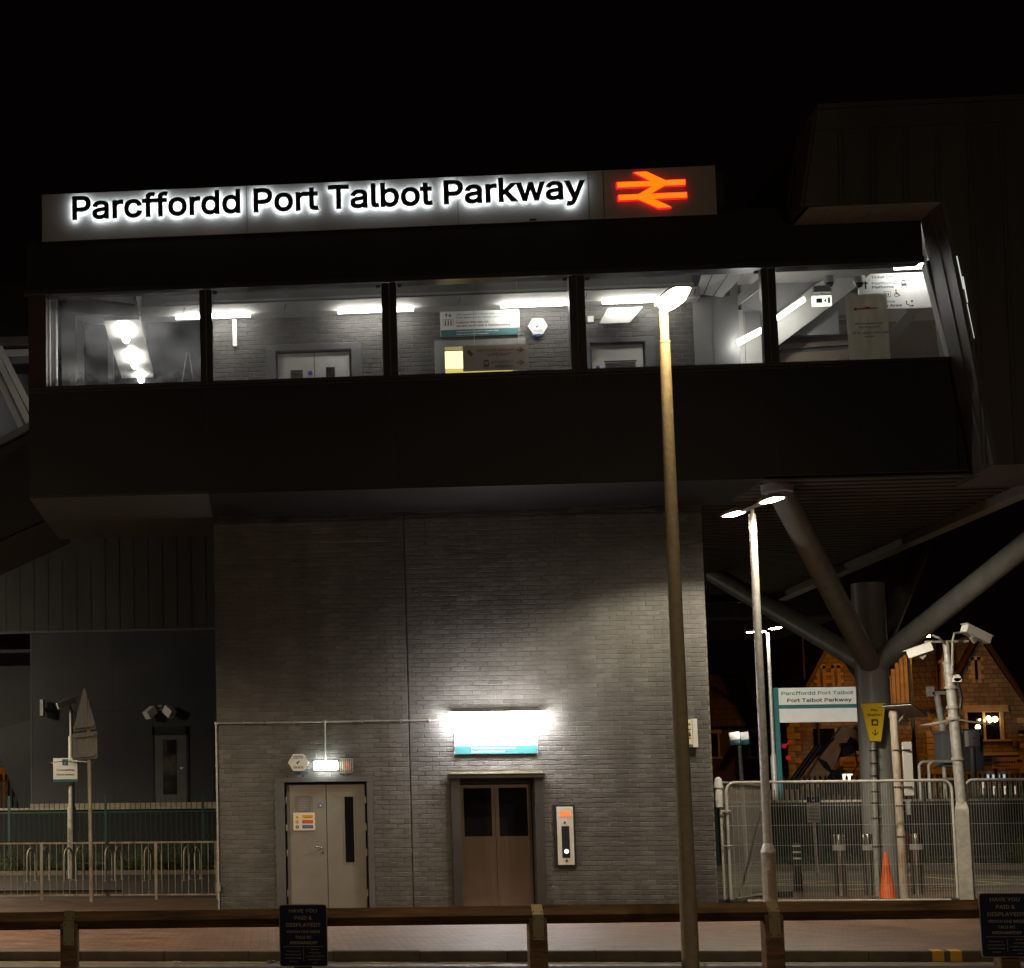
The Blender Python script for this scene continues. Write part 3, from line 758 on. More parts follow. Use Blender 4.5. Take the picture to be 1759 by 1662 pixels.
d = MB().box(2.88, 3.03, IY-.08, IY+.15, 7, 9.06).box(4.18, 4.33, IY-.08, IY+.15, 7, 9.06).box(2.88, 4.33, IY-.08, IY+.15, 9.06, 9.16)
lu = d.build('upper_lift_entrance', M['steelgrey'], SB, bevel=.004)
MB().box(3.03, 4.18, IY+1.2, IY+1.25, 7, 9.06).box(3.03, 3.06, IY+.15, IY+1.2, 7, 9.06).box(4.15, 4.18, IY+.15, IY+1.2, 7, 9.06).build('lift_car_wall', M['cream'], lu)
MB().box(3.06, 4.15, IY+.2, IY+1.18, 9.03, 9.06).build('lift_car_ceiling', M['liftcar'], lu)
MB().box(3.10, 4.10, IY+1.17, IY+1.195, 8.0, 8.83).build('lift_car_glow_panel', M['liftcar'], lu)  # emissive panel stands in for the brightly lit back of the car
d = MB().box(5.23, 5.36, IY-.02, IY+.1, 7, 9.06).box(6.23, 6.38, IY-.02, IY+.1, 7, 9.06).box(5.23, 6.38, IY-.02, IY+.1, 9.06, 9.13)
d3 = d.build('inner_single_door', M['midgrey'], SB, bevel=.005)
MB().box(5.39, 6.20, IY+.05, IY+.08, 7, 9.03).build('door_leaf', M['whitein'], d3)
MB().box(5.36, 6.23, IY+.082, IY+.1, 7, 9.06).build('door_backing', M['black'], d3)
l2 = MB()
for k in range(8): l2.box(5.60, 6.08, IY+.042, IY+.05, 8.57+k*.022, 8.582+k*.022)
l2.box(5.58, 6.10, IY+.046, IY+.05, 8.75, 8.77); l2.build('louvre_vent', M['trim'], d3)
tag(MB().cyl((5.48, IY+.05, 8.66), (5.48, IY+.044, 8.66), .035, n=20).build('fire_door_sign', M['blue']), 'blue round sticker on the single white door behind the glass', 'sign')
# left glazed end: posts, sloping roof panels, deep room
po = MB().box(-3.22, -3.14, -1.3, -1.1, 7, 10.3).box(-3.40, -3.22, -1.5, -1.3, 7, 10.3)
po.build('window_post', M['whitein'], SB)
MB().box(-3.34, -3.10, 1.1, 1.4, 7, 10.3).build('window_post', M['greyin'], SB)
MB().box(-3.22, -3.02, 1.65, 1.8, 7, 10.3).build('window_post', M['whitein'], SB)
MB().box(-2.6, -2.5, 1.7, 1.8, 7, 10.3).build('window_post', M['greyin'], SB)
MB().box(BX0+.1, -.7, 1.8, 1.88, 6.4, 10.33).build('dark_back_window', M['charcoal'], SB)  # dark sheet stands in for the unlit back window
MB().box(-.72, -.60, IY+.1, 1.8, 7, 10.3).build('partition_wall', M['greyin'], SB)
rp = MB()
for k in range(2):
    y0 = -1.0+k*1.5
    rp.add([(-3.1, y0, 10.15), (-1.95, y0, 9.95), (-1.95, y0+1.2, 9.95), (-3.1, y0+1.2, 10.15)], [(3, 2, 1, 0)])
rp.build('sloping_ceiling_board', M['whitein'], SB)
rb_ = MB()
for k in range(2): rb_.obox((-3.15, -1.2+k*1.5, 9.98), (-1.9, -1.2+k*1.5, 9.82), .16, .2)
rb_.build('roof_beam', M['greyin'], SB)
MB().box(-2.36, -1.80, -1.66, 1.78, 9.13, 9.2).build('light_boom_panel', M['whitein'], SB)
MB().box(-1.95, -1.90, -.9, 1.78, 9.7, 10.33).build('ceiling_side_panel', M['greyin'], SB)
wr = MB().tube([(-1.22, 1.6, 9.5), (-1.36, 1.6, 8.6)], .01).tube([(-1.18, 1.6, 9.5), (-1.05, 1.6, 8.6)], .01); wr.build('hanging_wire', M['whitein'], SB)
MB().box(-.40, -.33, IY-.05, IY-.0, 9.2, 9.66).build('cable_trunking', M['white'], SB)
# right end: bridge corridor
MB().add([(7.02, -.45, 10.06), (7.85, -.45, 10.12), (7.46, .25, 9.72), (7.05, .25, 9.80)], [(3, 2, 1, 0)]).build('sloping_ceiling_board', M['whitein'], SB)
MB().add([(7.20, -.46, 10.05), (7.215, -.46, 10.05), (7.175, .24, 9.775), (7.16, .24, 9.775)], [(3, 2, 1, 0)]).add([(7.5, -.46, 10.07), (7.515, -.46, 10.07), (7.325, .24, 9.745), (7.31, .24, 9.745)], [(3, 2, 1, 0)]).build('board_joint', M['trim'], SB)
MB().prism([(7.65, 9.73), (8.3, 10.24), (8.3, 10.05), (7.74, 9.63)], .5, .62).build('sloping_beam', M['whitein'], SB)
MB().box(7.74, 8.3, .63, .7, 7, 9.62).build('white_wall_panel', M['whitein'], SB)
MB().box(7.88, 7.89, .62, .63, 7, 9.62).box(7.9, 8.2, .615, .63, 9.22, 9.58).build('panel_trim', M['greyin'], SB)
MB().prism([(8.32, 9.56), (9.62, 10.52), (10.38, 10.52), (8.32, 9.02)], 2.0, 2.12).build('stair_string', M['whitein'], SB)
MB().box(8.3, 9.9, 2.2, 2.3, 9.6, 10.53).box(8.9, 8.915, 2.19, 2.2, 9.9, 10.53).build('dark_wall_panel', M['greyin'], SB)
MB().box(9.9, 11.28, 2.9, 3.0, 9.97, 10.53).box(10.3, 10.31, 2.89, 2.9, 9.97, 10.53).build('white_end_panel', M['whitein'], SB)
MB().box(7.76, 11.28, -1.5, 10.9, 10.53, 10.548).build('bridge_ceiling', M['whitein'], SB)
bw = MB()
for z0, z1, mi in ((9.90, 9.97, 0), (9.80, 9.90, 1), (9.63, 9.80, 0), (9.52, 9.63, 1), (9.44, 9.52, 0), (9.36, 9.44, 1), (9.18, 9.36, 0), (8.9, 9.175, 0), (8.6, 8.895, 0), (7.0, 8.595, 0)):
    bw.add([(8.3, 2.4+(.05 if mi else 0), z0-.03), (10.3, 2.4+(.05 if mi else 0), z0+.03), (10.3, 2.4+(.05 if mi else 0), z1+.03), (8.3, 2.4+(.05 if mi else 0), z1-.03)], [(0, 1, 2, 3)], mi)
bw.build('plank_wall', [M['plank'], M['midgrey']], SB)
MB().prism([(5.47, 9.31), (5.95, 9.31), (6.17, 9.56), (5.62, 9.56)], .06, .12).build('ceiling_hatch', M['whitein'], SB)
MB().box(7.62, 7.74, IY+.1, 10.5, 7, 10.3).build('corridor_wall', M['greyin'], SB)
MB().box(10.0, 11.3, 6.9, 7.0, 7, 10.53).build('corridor_end_wall', M['plank'], SB)
br_ = MB().obox((9.55, 1.2, 8.3), (10.7, 1.2, 9.6), .14, .17).obox((9.5, 1.3, 8.9), (10.7, 1.3, 7.75), .12, .14).obox((10.28, 1.25, 9.5), (10.36, 1.25, 8.75), .14, .14).obox((10.36, 1.25, 8.75), (10.95, 1.0, 8.2), .1, .08)
br_.build('window_brace', M['greyin'], SB)
MB().box(10.35, 11.3, 1.55, 1.6, 7.6, 9.6).build('brace_backing', M['plank'], SB)
MB().box(11.28, 11.4, -.9, 11.2, 6.9, 10.53).build('bridge_side_wall', M['plank'], SB)

# ---- stair and bridge block on the right, seamed metal
YB, YBACK = -2.69, -1.96
bl = MB()
out = [(7.88, 10.12), (8.14, 11.59), (17, 11.59), (17, 6.28), (10.26, 6.28), (9.78, 10.12)]
bl.prism(out, YB, YBACK)
bl.box(8.2, 17, YBACK, 4.0, 10.55, 11.58); bl.prism([(10.12, 10.5), (17, 10.5), (17, 6.30), (10.40, 6.30)], YBACK, -1.0); bl.box(12.9, 17, -1.0, 2.3, 6.30, 10.5)
blk = bl.build('bridge_block', M['seam'], SB)
sm_ = MB()
for k in range(19):
    x = 8.385+k*.443
    zb = 10.13 if x < 9.8 else 6.29
    lean = .03
    sm_.obox((x-lean*(1 if zb > 10 else 2.2), YB-.014, zb), (x, YB-.014, 11.2), .022, .03, up=(0, 1, 0))
    sm_.obox((x+.06-lean*(1 if zb > 10 else 2.2), YB-.008, zb), (x+.06, YB-.008, 11.2), .012, .018, up=(0, 1, 0))
sm_.build('standing_seam', M['seam'], blk)
MB().box(8.06, 17, YB-.03, YB, 11.24, 11.28).box(8.11, 17, YB-.05, YB+.5, 11.55, 11.62).build('parapet_cap', M['seam'], blk)
# ribbed left cheek of the block
ck_ = MB()
for k in range(4):
    y = YB+.10+k*.26
    ck_.obox((7.87, y, 10.14), (8.12, y, 11.5), .07, .09, up=(1, 0, 0))
ck_.prism([(7.86, 10.12), (8.12, 11.59), (8.2, 11.59), (8.2, 10.12)], YB+.003, -1.5)
ck_.build('ribbed_cheek', M['seam'], blk)
pf = MB()
for k in range(6): pf.box(7.93+k*.315, 8.238+k*.315, YB+.03, YBACK-.002, 10.10, 10.118)
pf.build('block_soffit', M['palesoffit'], blk)
rv = MB()
rv.prism([(9.735, 10.10), (9.775, 10.10), (10.315, 6.30), (10.275, 6.30)], YB+.09, YBACK+.003, 0)
rv.prism([(9.745, 10.10), (9.80, 10.10), (10.30, 6.30), (10.24, 6.30)], YB-.012, YB+.09, 0)
rv.prism([(9.72, 10.10), (9.735, 10.10), (10.275, 6.30), (10.26, 6.30)], YB+.30, YB+.36, 0)
rv.build('slanted_reveal', M['midgrey'], blk)
MB().prism([(9.905, 9.3), (9.918, 9.3), (9.985, 8.82), (9.972, 8.82)], YB-.018, YB-.013).prism([(9.965, 9.0), (9.982, 9.0), (10.025, 8.62), (10.012, 8.62)], YB-.0195, YB-.0185).prism([(10.01, 8.6), (10.017, 8.6), (10.085, 8.1), (10.08, 8.1)], YB-.018, YB-.013).build('reveal_light_streak', M['streaklit'], blk)  # glowing slivers stand in for the streak of light on the reveal

# ---- bridge deck underside
dk = MB(); y = -1.9
while y < 11.6:
    dk.add([(6.95, y, 6.36), (11.42, y, 6.36), (11.42, y+.17, 6.36), (6.95, y+.17, 6.36), (6.95, y+.20, 6.42), (11.42, y+.20, 6.42), (11.42, y+.27, 6.42), (6.95, y+.27, 6.42), (6.95, y+.30, 6.36), (11.42, y+.30, 6.36)],
           [(3, 2, 1, 0), (4, 5, 2, 3), (7, 6, 5, 4), (8, 9, 6, 7)]); y += .3
dk.box(6.95, 11.42, -1.9, 11.6, 6.43, 6.85)
dk.build('deck_soffit', M['deck'], SB)
MB().box(11.42, 11.66, -1.0, 11.7, 6.22, 6.9).build('deck_edge_beam', M['steelgrey'], SB)
MB().box(6.95, 11.5, 11.6, 11.75, 6.2, 6.9).build('deck_end_beam', M['trim'], SB)

# ---- left stair wing, glazed, descending
wl = MB()
wl.prism([(-9, 9.50), (-9, 10.4), (BX0, 10.4), (BX0, 9.50)], .3, 2.8); wl.build('wing_roof', M['fascia'], SB)
MB().box(-9, BX0, .26, .32, 9.36, 9.50).box(-9, BX0, .9, 1.0, 9.22, 9.34).build('wing_window_head', M['midgrey'], SB)
MB().prism([(-9, 5.33), (-9, 3.98), (-3.4, 6.44), (-3.4, 8.13)], .3, .45).build('wing_spandrel', M['fascia'], SB)
MB().prism([(-9, 3.96), (-9, 4.0), (-3.4, 6.46), (-3.4, 6.42)], .3, 2.8).build('wing_soffit', M['soffit'], SB)
MB().obox((-5.2, .25, 7.24), (-3.5, .25, 8.09), .14, .12).build('wing_sill', M['midgrey'], SB)
ms = MB().obox((-4.42, .33, 9.36), (-3.74, .33, 7.9), .12, .1).obox((-4.30, .33, 9.36), (-3.63, .33, 7.98), .05, .1).obox((-4.55, .33, 9.36), (-3.86, .33, 7.8), .04, .1)
ms.build('wing_mullion', M['whitein'], SB)
MB().box(-9, BX0, 2.6, 2.7, 7.2, 9.5).build('wing_back_wall', M['charcoal'], SB)
MB().box(-9, BX0-.02, .95, 1.1, 9.36, 9.48).build('wing_ceiling_rail', M['whitein'], SB)

# ================================================================== SIGNS AND FITTINGS ON THE BUILDING
rs = thing('roof_sign', 'long grey roof sign with halo lit black station name letters', 'sign', (1.8, YF, 10.32))
MB().box(-3.27, 6.84, YF-.01, YF+.22, 10.32, 11.07).build('sign_panel', M['signgrey'], rs, bevel=.006)
jn = MB()
for x in (-.12, 3.05, 4.98, 5.2): jn.box(x-.003, x+.003, YF-.0125, YF-.0105, 10.325, 11.065)
jn.box(4.1, 4.2, YF-.03, YF-.01, 10.34, 10.36); jn.box(6.85, 6.97, YF+.05, YF+.2, 10.45, 10.98)
jn.build('panel_joint', M['trim'], rs)
TXT = 'Parcffordd Port Talbot Parkway'
body = letters(TXT, .5, 'LEFT', .0095, .02); glow = letters(TXT, .5, 'LEFT', .001, 0.)
bx0 = min(v[0] for t in body for v in t[0]); bx1 = max(v[0] for t in body for v in t[0])
bz = [v[1] for v in body[0][0]]; capk = .37/(max(bz)-min(bz)); base = min(bz)
kx = 7.71/(bx1-bx0)
for vs, fs in body:
    lo_, hi_ = min(v[0] for v in vs), max(v[0] for v in vs)
    mb = MB()
    f = lambda v, y: (-2.79+(v[0]-bx0)*kx, y, 10.618+(v[1]-base)*capk)
    mb.add([f(v, YF-.085-v[2]) for v in vs], fs, 0)
    for gv, gf in glow:
        if lo_ < (min(v[0] for v in gv)+max(v[0] for v in gv))/2 < hi_: mb.add([f(v, YF-.0635) for v in gv], gf, 1)
    mb.build('letter', [M['letter'], M['halo']], rs)

m, nt, b_ = newmat('red_led_face'); nt.nodes.clear()
o_ = nt.nodes.new('ShaderNodeOutputMaterial'); e_ = nt.nodes.new('ShaderNodeEmission'); e_.inputs['Color'].default_value = (1, .088, .002, 1)
tc = nt.nodes.new('ShaderNodeTexCoord'); wv = nt.nodes.new('ShaderNodeTexWave'); wv.bands_direction = 'Z'; wv.inputs['Scale'].default_value = 18
nt.links.new(tc.outputs['Object'], wv.inputs['Vector'])
mr = nt.nodes.new('ShaderNodeMapRange'); mr.inputs['To Min'].default_value = 2.3; mr.inputs['To Max'].default_value = 3.6
nt.links.new(wv.outputs['Fac'], mr.inputs['Value']); nt.links.new(mr.outputs['Result'], e_.inputs['Strength']); nt.links.new(e_.outputs[0], o_.inputs['Surface'])
M['led_red'] = m
M['led_rim'] = em('red_led_rim', (1., .006, .02), 1.5)
da = thing('double_arrow_sign', 'glowing red double arrow railway emblem at the right end of the roof sign', 'emblem', (5.9, YF, 10.7))
def ap(u, v): return (5.90+(u-880)/1265, 10.715-(v-525)/1265)
polys = [[ap(245, 352), ap(1492, 352), ap(1492, 448), ap(245, 448)], [ap(262, 600), ap(1510, 600), ap(1510, 696), ap(262, 696)],
         [ap(560, 172), ap(790, 166), ap(1170, 372), ap(1130, 420), ap(930, 390)], [ap(1150, 430), ap(930, 430), ap(580, 625), ap(800, 625)],
         [ap(590, 680), ap(830, 660), ap(1215, 872), ap(985, 882)]]
rim = MB(); core = MB()
for i, p_ in enumerate(polys):
    cxp = sum(q[0] for q in p_)/len(p_); czp = sum(q[1] for q in p_)/len(p_)
    core.prism(p_, YF-.066-.0006*i, YF-.055)
    big = []
    for q in p_:
        d = Vector((q[0]-cxp, q[1]-czp)); big.append((q[0]+math.copysign(.011, d.x), q[1]+math.copysign(.010, d.y)))
    rim.prism(big, YF-.054-.0006*i, YF-.012)
rim.build('emblem_rim', M['led_rim'], da); core.build('emblem_face', M['led_red'], da)

# ---- lift sign and the lamp above it
def lift_sign_faces(mb, x0, x1, z0, z1, y):
    h = z1-z0; w = x1-x0
    mb.box(x0, x1, y-.015, y+.005, z0, z1, 0); mb.box(x0+.004, x1-.004, y-.017, y-.015, z0, z0+h*.26, 1)
    u = h/.42
    tx = x0+w*.2
    mb.text('Lifft cwsmeriaid i\'r ffordd allan, y maes parcio', tx, z0+h*.83, y-.0165, .058*u, 'LEFT', .0005, width=w*.74, mi=2)
    mb.text('(ochr ddeheuol) a\'r mannau parcio i\'r anabl', tx, z0+h*.70, y-.0165, .058*u, 'LEFT', .0005, width=w*.70, mi=2)
    mb.text('Customer lift to way out,', tx, z0+h*.51, y-.0165, .060*u, 'LEFT', .001, width=w*.41, mi=3)
    mb.text('car park (south side) & disabled parking', tx, z0+h*.37, y-.0165, .060*u, 'LEFT', .001, width=w*.68, mi=3)
    mb.text('Peidiwch \u00e2 rhwystro\'r drysau hyn', tx, z0+h*.155, y-.018, .04*u, 'LEFT', .0006, width=w*.53, mi=0)
    mb.text('Please do not obstruct these doors', tx, z0+h*.05, y-.018, .04*u, 'LEFT', .0006, width=w*.40, mi=0)
    # pictogram: two arrows over a lift car with three people
    cx = x0+w*.1
    for s_, xx in ((1, cx-.03*u), (-1, cx+.03*u)):
        zc = z0+h*.85; a = .035*u
        mb.prism([(xx-a*.8, zc), (xx, zc+s_*a), (xx+a*.8, zc)], y-.0165, y-.0155, 3); mb.box(xx-.006*u, xx+.006*u, y-.0165, y-.0155, min(zc, zc-s_*a), max(zc, zc-s_*a), 3)
    bx, bz_ = .085*u, z0+h*.44
    for a0, a1, c0, c1 in ((-bx, bx, 0, .006), (-bx, bx, .1*u, .1*u+.006), (-bx, -bx+.006, 0, .1*u), (bx-.006, bx, 0, .1*u)):
        mb.box(cx+a0, cx+a1, y-.0165, y-.0155, bz_+c0, bz_+c1, 3)
    for k in (-1, 0, 1):
        mb.box(cx+k*.045*u-.01*u, cx+k*.045*u+.01*u, y-.0165, y-.0155, bz_+.01*u, bz_+.06*u, 3); mb.cyl((cx+k*.045*u, y-.0155, bz_+.075*u), (cx+k*.045*u, y-.0165, bz_+.075*u), .012*u, n=10, mi=3)
s4 = [M['white'], M['teal'], M['greenprint'], M['blackprint']]
s = MB(); lift_sign_faces(s, 2.98, 4.262, 2.43, 2.93, -.02)
tag(s.build('lift_sign', s4, base=(3.6, -.02, 2.43)), 'white and teal lift sign over the ground floor lift doors, washed out by its lamp', 'sign')
s = MB(); lift_sign_faces(s, 2.98, 4.25, 9.24, 9.655, IY-.03)
tag(s.build('lift_sign', s4, base=(3.6, IY, 9.24)), 'white and teal lift sign on the brick wall behind the upper window', 'sign')
ll = thing('bulkhead_lamp', 'long blazing white wall lamp over the lift entrance', 'lamp', (3.64, 0, 2.9))
MB().box(2.93, 4.36, -.12, .012, 2.955, 3.075).box(2.88, 4.41, -.215, -.1, 3.066, 3.085).build('lamp_body', M['white'], ll, bevel=.01)  # thin top plate added to hold lamp light off the upper wall
MB().prism([(2.89, 2.90), (4.40, 2.90), (4.40, 3.06), (2.89, 3.06)], -.30, -.122).build('lens', M['liftlamp'], ll, bevel=.03)

# ---- conduit, emergency lamp, sounder, hexagon signs
cd = MB().tube([(TX0-.01, -.025, .02), (TX0-.01, -.025, 2.965)], .014).tube([(TX0-.01, -.025, 2.97), (2.93, -.025, 2.975)], .0135).tube([(.962, -.025, 2.97), (.962, -.025, 2.36)], .0125)
cd.lathe((TX0-.01, -.025, 2.945), [(.001, 0), (.024, .001), (.024, .05), (.001, .051)], n=12).lathe((.962, -.025, 2.945), [(.001, 0), (.022, .001), (.022, .05), (.001, .051)], n=12)
for x in (-.33, .05, .48, 1.55, 2.15, 2.6): cd.box(x-.009, x+.009, -.045, .01, 2.945, 2.998)
for z in (.35, .95, 1.6, 2.3): cd.box(TX0-.032, TX0+.012, -.04, .01, z-.01, z+.01)
cd.box(TX0-.04, TX0+.02, -.05, .0, .31, .45)
tag(cd.build('conduit', M['galv'], base=(0, 0, 0), smooth=True), 'thin pale conduit running across the brick above both ground floor doors', 'pipe')
eml = thing('emergency_lamp', 'small bright box lamp over the grey double door', 'lamp', (.96, 0, 2.2))
MB().box(.765, 1.155, -.03, .012, 2.205, 2.355).build('lamp_body', M['white'], eml, bevel=.006)
MB().box(.78, 1.14, -.085, -.031, 2.22, 2.34).build('lens', M['exitlamp'], eml, bevel=.015)
sd = thing('alarm_sounder', 'caged brown alarm sounder right of the small door lamp', 'alarm', (1.28, 0, 2.27))
MB().box(1.22, 1.35, -.06, .012, 2.20, 2.34).build('sounder_body', M['brownsign'], sd, bevel=.01)
MB().cyl((1.285, -.06, 2.27), (1.285, -.075, 2.27), .045, n=20).build('beacon', M['redp'], sd)
cg = MB()
for k in range(7): cg.tube([(1.19+k*.031, -.0, 2.385), (1.19+k*.031, -.11, 2.37), (1.19+k*.031, -.11, 2.17), (1.19+k*.031, 0, 2.155)], .004, n=6)
for z in (2.155, 2.385): cg.tube([(1.18, -.01, z), (1.39, -.01, z)], .005, n=6)
cg.build('cage', M['plate'], sd)
def cctv_hex(x, y, z, r, label):
    t = thing('cctv_sign', label, 'sign', (x, y, z), 'hexagonal camera warning signs')
    hexp = [(x+r*math.cos(k*PI/3)*1.0, z+r*.95*math.sin(k*PI/3)) for k in range(6)]
    MB().prism(hexp, y-.075, y+.01).build('hexagon_box', M['white'], t, bevel=.008)
    p = MB().text('CCTV', x, z+r*.36, y-.0765, r*.52, off=.0012, width=r*.95, mi=0)
    p.text('ON SITE', x, z-r*.55, y-.0765, r*.36, off=.0005, width=r*.95, mi=1)
    p.prism([(x-r*.22, z-.02*r), (x+.02, z+r*.18), (x+r*.2, z+r*.22), (x+r*.05, z+r*.02), (x-r*.1, z-r*.2)], y-.0768, y-.0755, 1)
    p.build('print', [M['blue'], M['blackprint']], t)
    MB().box(x-.045, x+.045, y-.06, y+.005, z-r*1.02, z-r*.83).build('blue_strobe', M['blue'], t)
cctv_hex(.53, 0, 2.33, .165, 'white hexagonal camera sign over the grey door on the ground floor')
cctv_hex(4.53, IY, 9.35, .16, 'white hexagonal camera sign on the wall behind the upper window')
# projecting sign at the right corner of the tower
ps = thing('projecting_sign', 'narrow white wall sign with a green foot beside the lamp post at the tower corner', 'sign', (6.65, 0, 2.5))
MB().box(6.53, 6.615, -.10, .012, 2.535, 2.92).build('sign_face', M['cream'], ps, bevel=.003)
MB().box(6.53, 6.615, -.10, .012, 2.49, 2.533).text('ALLAN', 6.572, 2.503, -.1008, .02, width=.06, mi=1).build('green_band', [M['teal'], M['white']], ps)
MB().box(6.618, 6.685, -.13, .012, 2.49, 2.93).build('sign_edge', M['white'], ps)
MB().prism([(6.55, 2.83), (6.572, 2.87), (6.595, 2.83)], -.102, -.1).prism([(6.55, 2.66), (6.572, 2.74), (6.595, 2.66)], -.102, -.1).box(6.55, 6.595, -.102, -.1, 2.76, 2.775).box(6.55, 6.595, -.102, -.1, 2.62, 2.635).build('pictogram', M['blackprint'], ps)

# ================================================================== INDOOR LIGHTS AND SIGNS
def strip(p0, p1, label, r=.038):
    p0, p1 = Vector(p0), Vector(p1)
    t = thing('strip_light', label, 'lamp', tuple((p0+p1)/2), 'strip lights in the upper storey')
    up = Vector((0, 0, .05)); d = (p1-p0).normalized()
    MB().obox(p0+up*.8, p1+up*.8, .03, .02).build('batten', M['white'], t)
    MB().cyl(p0+d*.02, p1-d*.02, r, n=12).build('tube', M['tube'], t)
LY = -.09
strip((-1.33, LY, 9.62), (-.08, LY, 9.62), 'strip light seen across the first mullion from the left')
strip((1.29, LY, 9.62), (2.54, LY, 9.62), 'strip light seen across the second mullion from the left')
strip((3.89, LY, 9.62), (5.10, LY, 9.62), 'strip light over the upstairs lift sign')
strip((5.49, LY, 9.62), (6.72, LY, 9.62), 'strip light partly behind the head of the big street lamp')
strip((-2.08, -1.55, 9.08), (-2.08, -.75, 9.08), 'nearest of the end on strip lights in the left window', .06)
strip((-2.06, .0, 9.08), (-2.06, .8, 9.08), 'middle one of the end on strip lights in the left window', .06)
strip((-2.02, 1.45, 9.08), (-2.02, 1.75, 9.08), 'farthest of the end on strip lights in the left window, cut by the sill', .06)
strip((8.50, 1.5, 9.60), (9.14, 1.5, 10.03), 'slanting strip light in the rightmost window beside the exit sign')
strip((9.85, -.5, 9.87), (10.55, -.5, 9.88), 'strip light at the top right corner of the upper window')
strip((7.61, .1, 8.92), (8.02, .1, 9.13), 'slanting bright strip light at the foot of the fourth window', .045)
strip((-6.4, 1.2, 9.1), (-5.0, 1.2, 9.1), 'strip light inside the left stair wing, beyond the picture edge')
# direction sign upstairs, exit sign, domes
ds = thing('direction_sign', 'large white direction sign with platform arrow at the right end upstairs', 'sign', (10.0, -.2, 9.3))
DX, DY, DZ = 9.54, -.22, 9.28
MB().prism([(9.42, 9.30), (9.42, 9.72), (9.60, 9.87), (10.75, 9.87), (10.75, 9.30)], DY, DY+.06).build('sign_board', M['white'], ds)
p = MB()
p.text('Ticket Office', 9.61, 9.795, DY-.001, .075, 'LEFT', .001, width=.42, mi=0)
p.text('Platfformau', 9.61, 9.695, DY-.001, .075, 'LEFT', .001, width=.40, mi=1)
p.text('Platforms', 9.61, 9.635, DY-.001, .075, 'LEFT', .0015, width=.33, mi=0)
p.text('Ardal Aros', 9.55, 9.40, DY-.001, .07, 'LEFT', .001, width=.40, mi=1)
p.text('Waiting Area', 9.55, 9.335, DY-.001, .07, 'LEFT', .0015, width=.50, mi=0)
p.prism([(9.475, 9.71), (9.52, 9.76), (9.565, 9.71), (9.533, 9.71), (9.533, 9.63), (9.507, 9.63), (9.507, 9.71)], DY-.002, DY)
# train, lift, wheelchair and seat pictograms
p.prism([(10.06, 9.66), (10.06, 9.73), (10.08, 9.76), (10.12, 9.76), (10.14, 9.73), (10.14, 9.66)], DY-.002, DY).box(10.075, 10.125, DY-.004, DY-.002, 9.70, 9.735, 2).obox((10.075, DY-.001, 9.66), (10.055, DY-.001, 9.63), .002, .01).obox((10.125, DY-.001, 9.66), (10.145, DY-.001, 9.63), .002, .01)
p.box(9.79, 9.89, DY-.002, DY, 9.49, 9.58).box(9.797, 9.883, DY-.003, DY-.002, 9.497, 9.573, 2)
for xx in (9.825, 9.855): p.box(xx-.008, xx+.008, DY-.004, DY-.003, 9.51, 9.555)
p.cyl((9.98, DY, 9.52), (9.98, DY-.002, 9.52), .036, n=18).cyl((9.98, DY-.002, 9.52), (9.98, DY-.003, 9.52), .026, n=18, mi=2)
p.cyl((9.972, DY, 9.59), (9.972, DY-.004, 9.59), .012, n=10).box(9.966, 9.982, DY-.005, DY-.003, 9.53, 9.575).obox((9.975, DY-.004, 9.535), (10.01, DY-.004, 9.53), .002, .014).obox((10.01, DY-.004, 9.53), (10.03, DY-.004, 9.495), .002, .012)
p.obox((10.12, DY-.001, 9.42), (10.125, DY-.001, 9.36), .002, .016).obox((10.125, DY-.001, 9.36), (10.165, DY-.001, 9.35), .002, .014).obox((10.165, DY-.001, 9.35), (10.18, DY-.001, 9.32), .002, .012).cyl((10.205, DY, 9.41), (10.205, DY-.002, 9.41), .017, n=12).box(10.19, 10.225, DY-.002, DY, 9.325, 9.35)
p.build('print', [M['blackprint'], M['greenprint'], M['white']], ds)
ex = thing('exit_sign', 'small lit exit sign box hanging in the rightmost window', 'sign', (8.85, -.2, 9.4))
MB().box(8.70, 8.99, -.24, -.18, 9.385, 9.545).build('lit_box', M['exitsign'], ex)
MB().box(8.755, 8.845, -.243, -.2405, 9.43, 9.50).prism([(8.87, 9.465), (8.905, 9.50), (8.905, 9.43)], -.243, -.2405).box(8.93, 8.965, -.243, -.2405, 9.42, 9.51).build('pictogram', M['greenprint'], ex)
MB().box(8.72, 8.98, -.26, -.17, 9.60, 9.70).box(8.83, 8.86, -.22, -.2, 9.54, 9.60).build('canopy', M['whitein'], ex)
for x, z, lb in ((8.95, 9.74, 'white dome camera left of the other, above the exit sign'), (9.40, 9.715, 'white dome camera beside the direction sign')):
    t = thing('dome_camera', lb, 'camera', (x, -.3, z), 'dome cameras upstairs')
    MB().lathe((x, -.3, z-.01), [(.085, .10), (.085, .03), (.07, .0)], n=18).build('camera_mount', M['white'], t, smooth=True)
    MB().lathe((x, -.3, z-.085), [(.01, 0), (.035, .012), (.055, .04), (.06, .074)], n=18).build('dome', M['darkglass'], t, smooth=True)
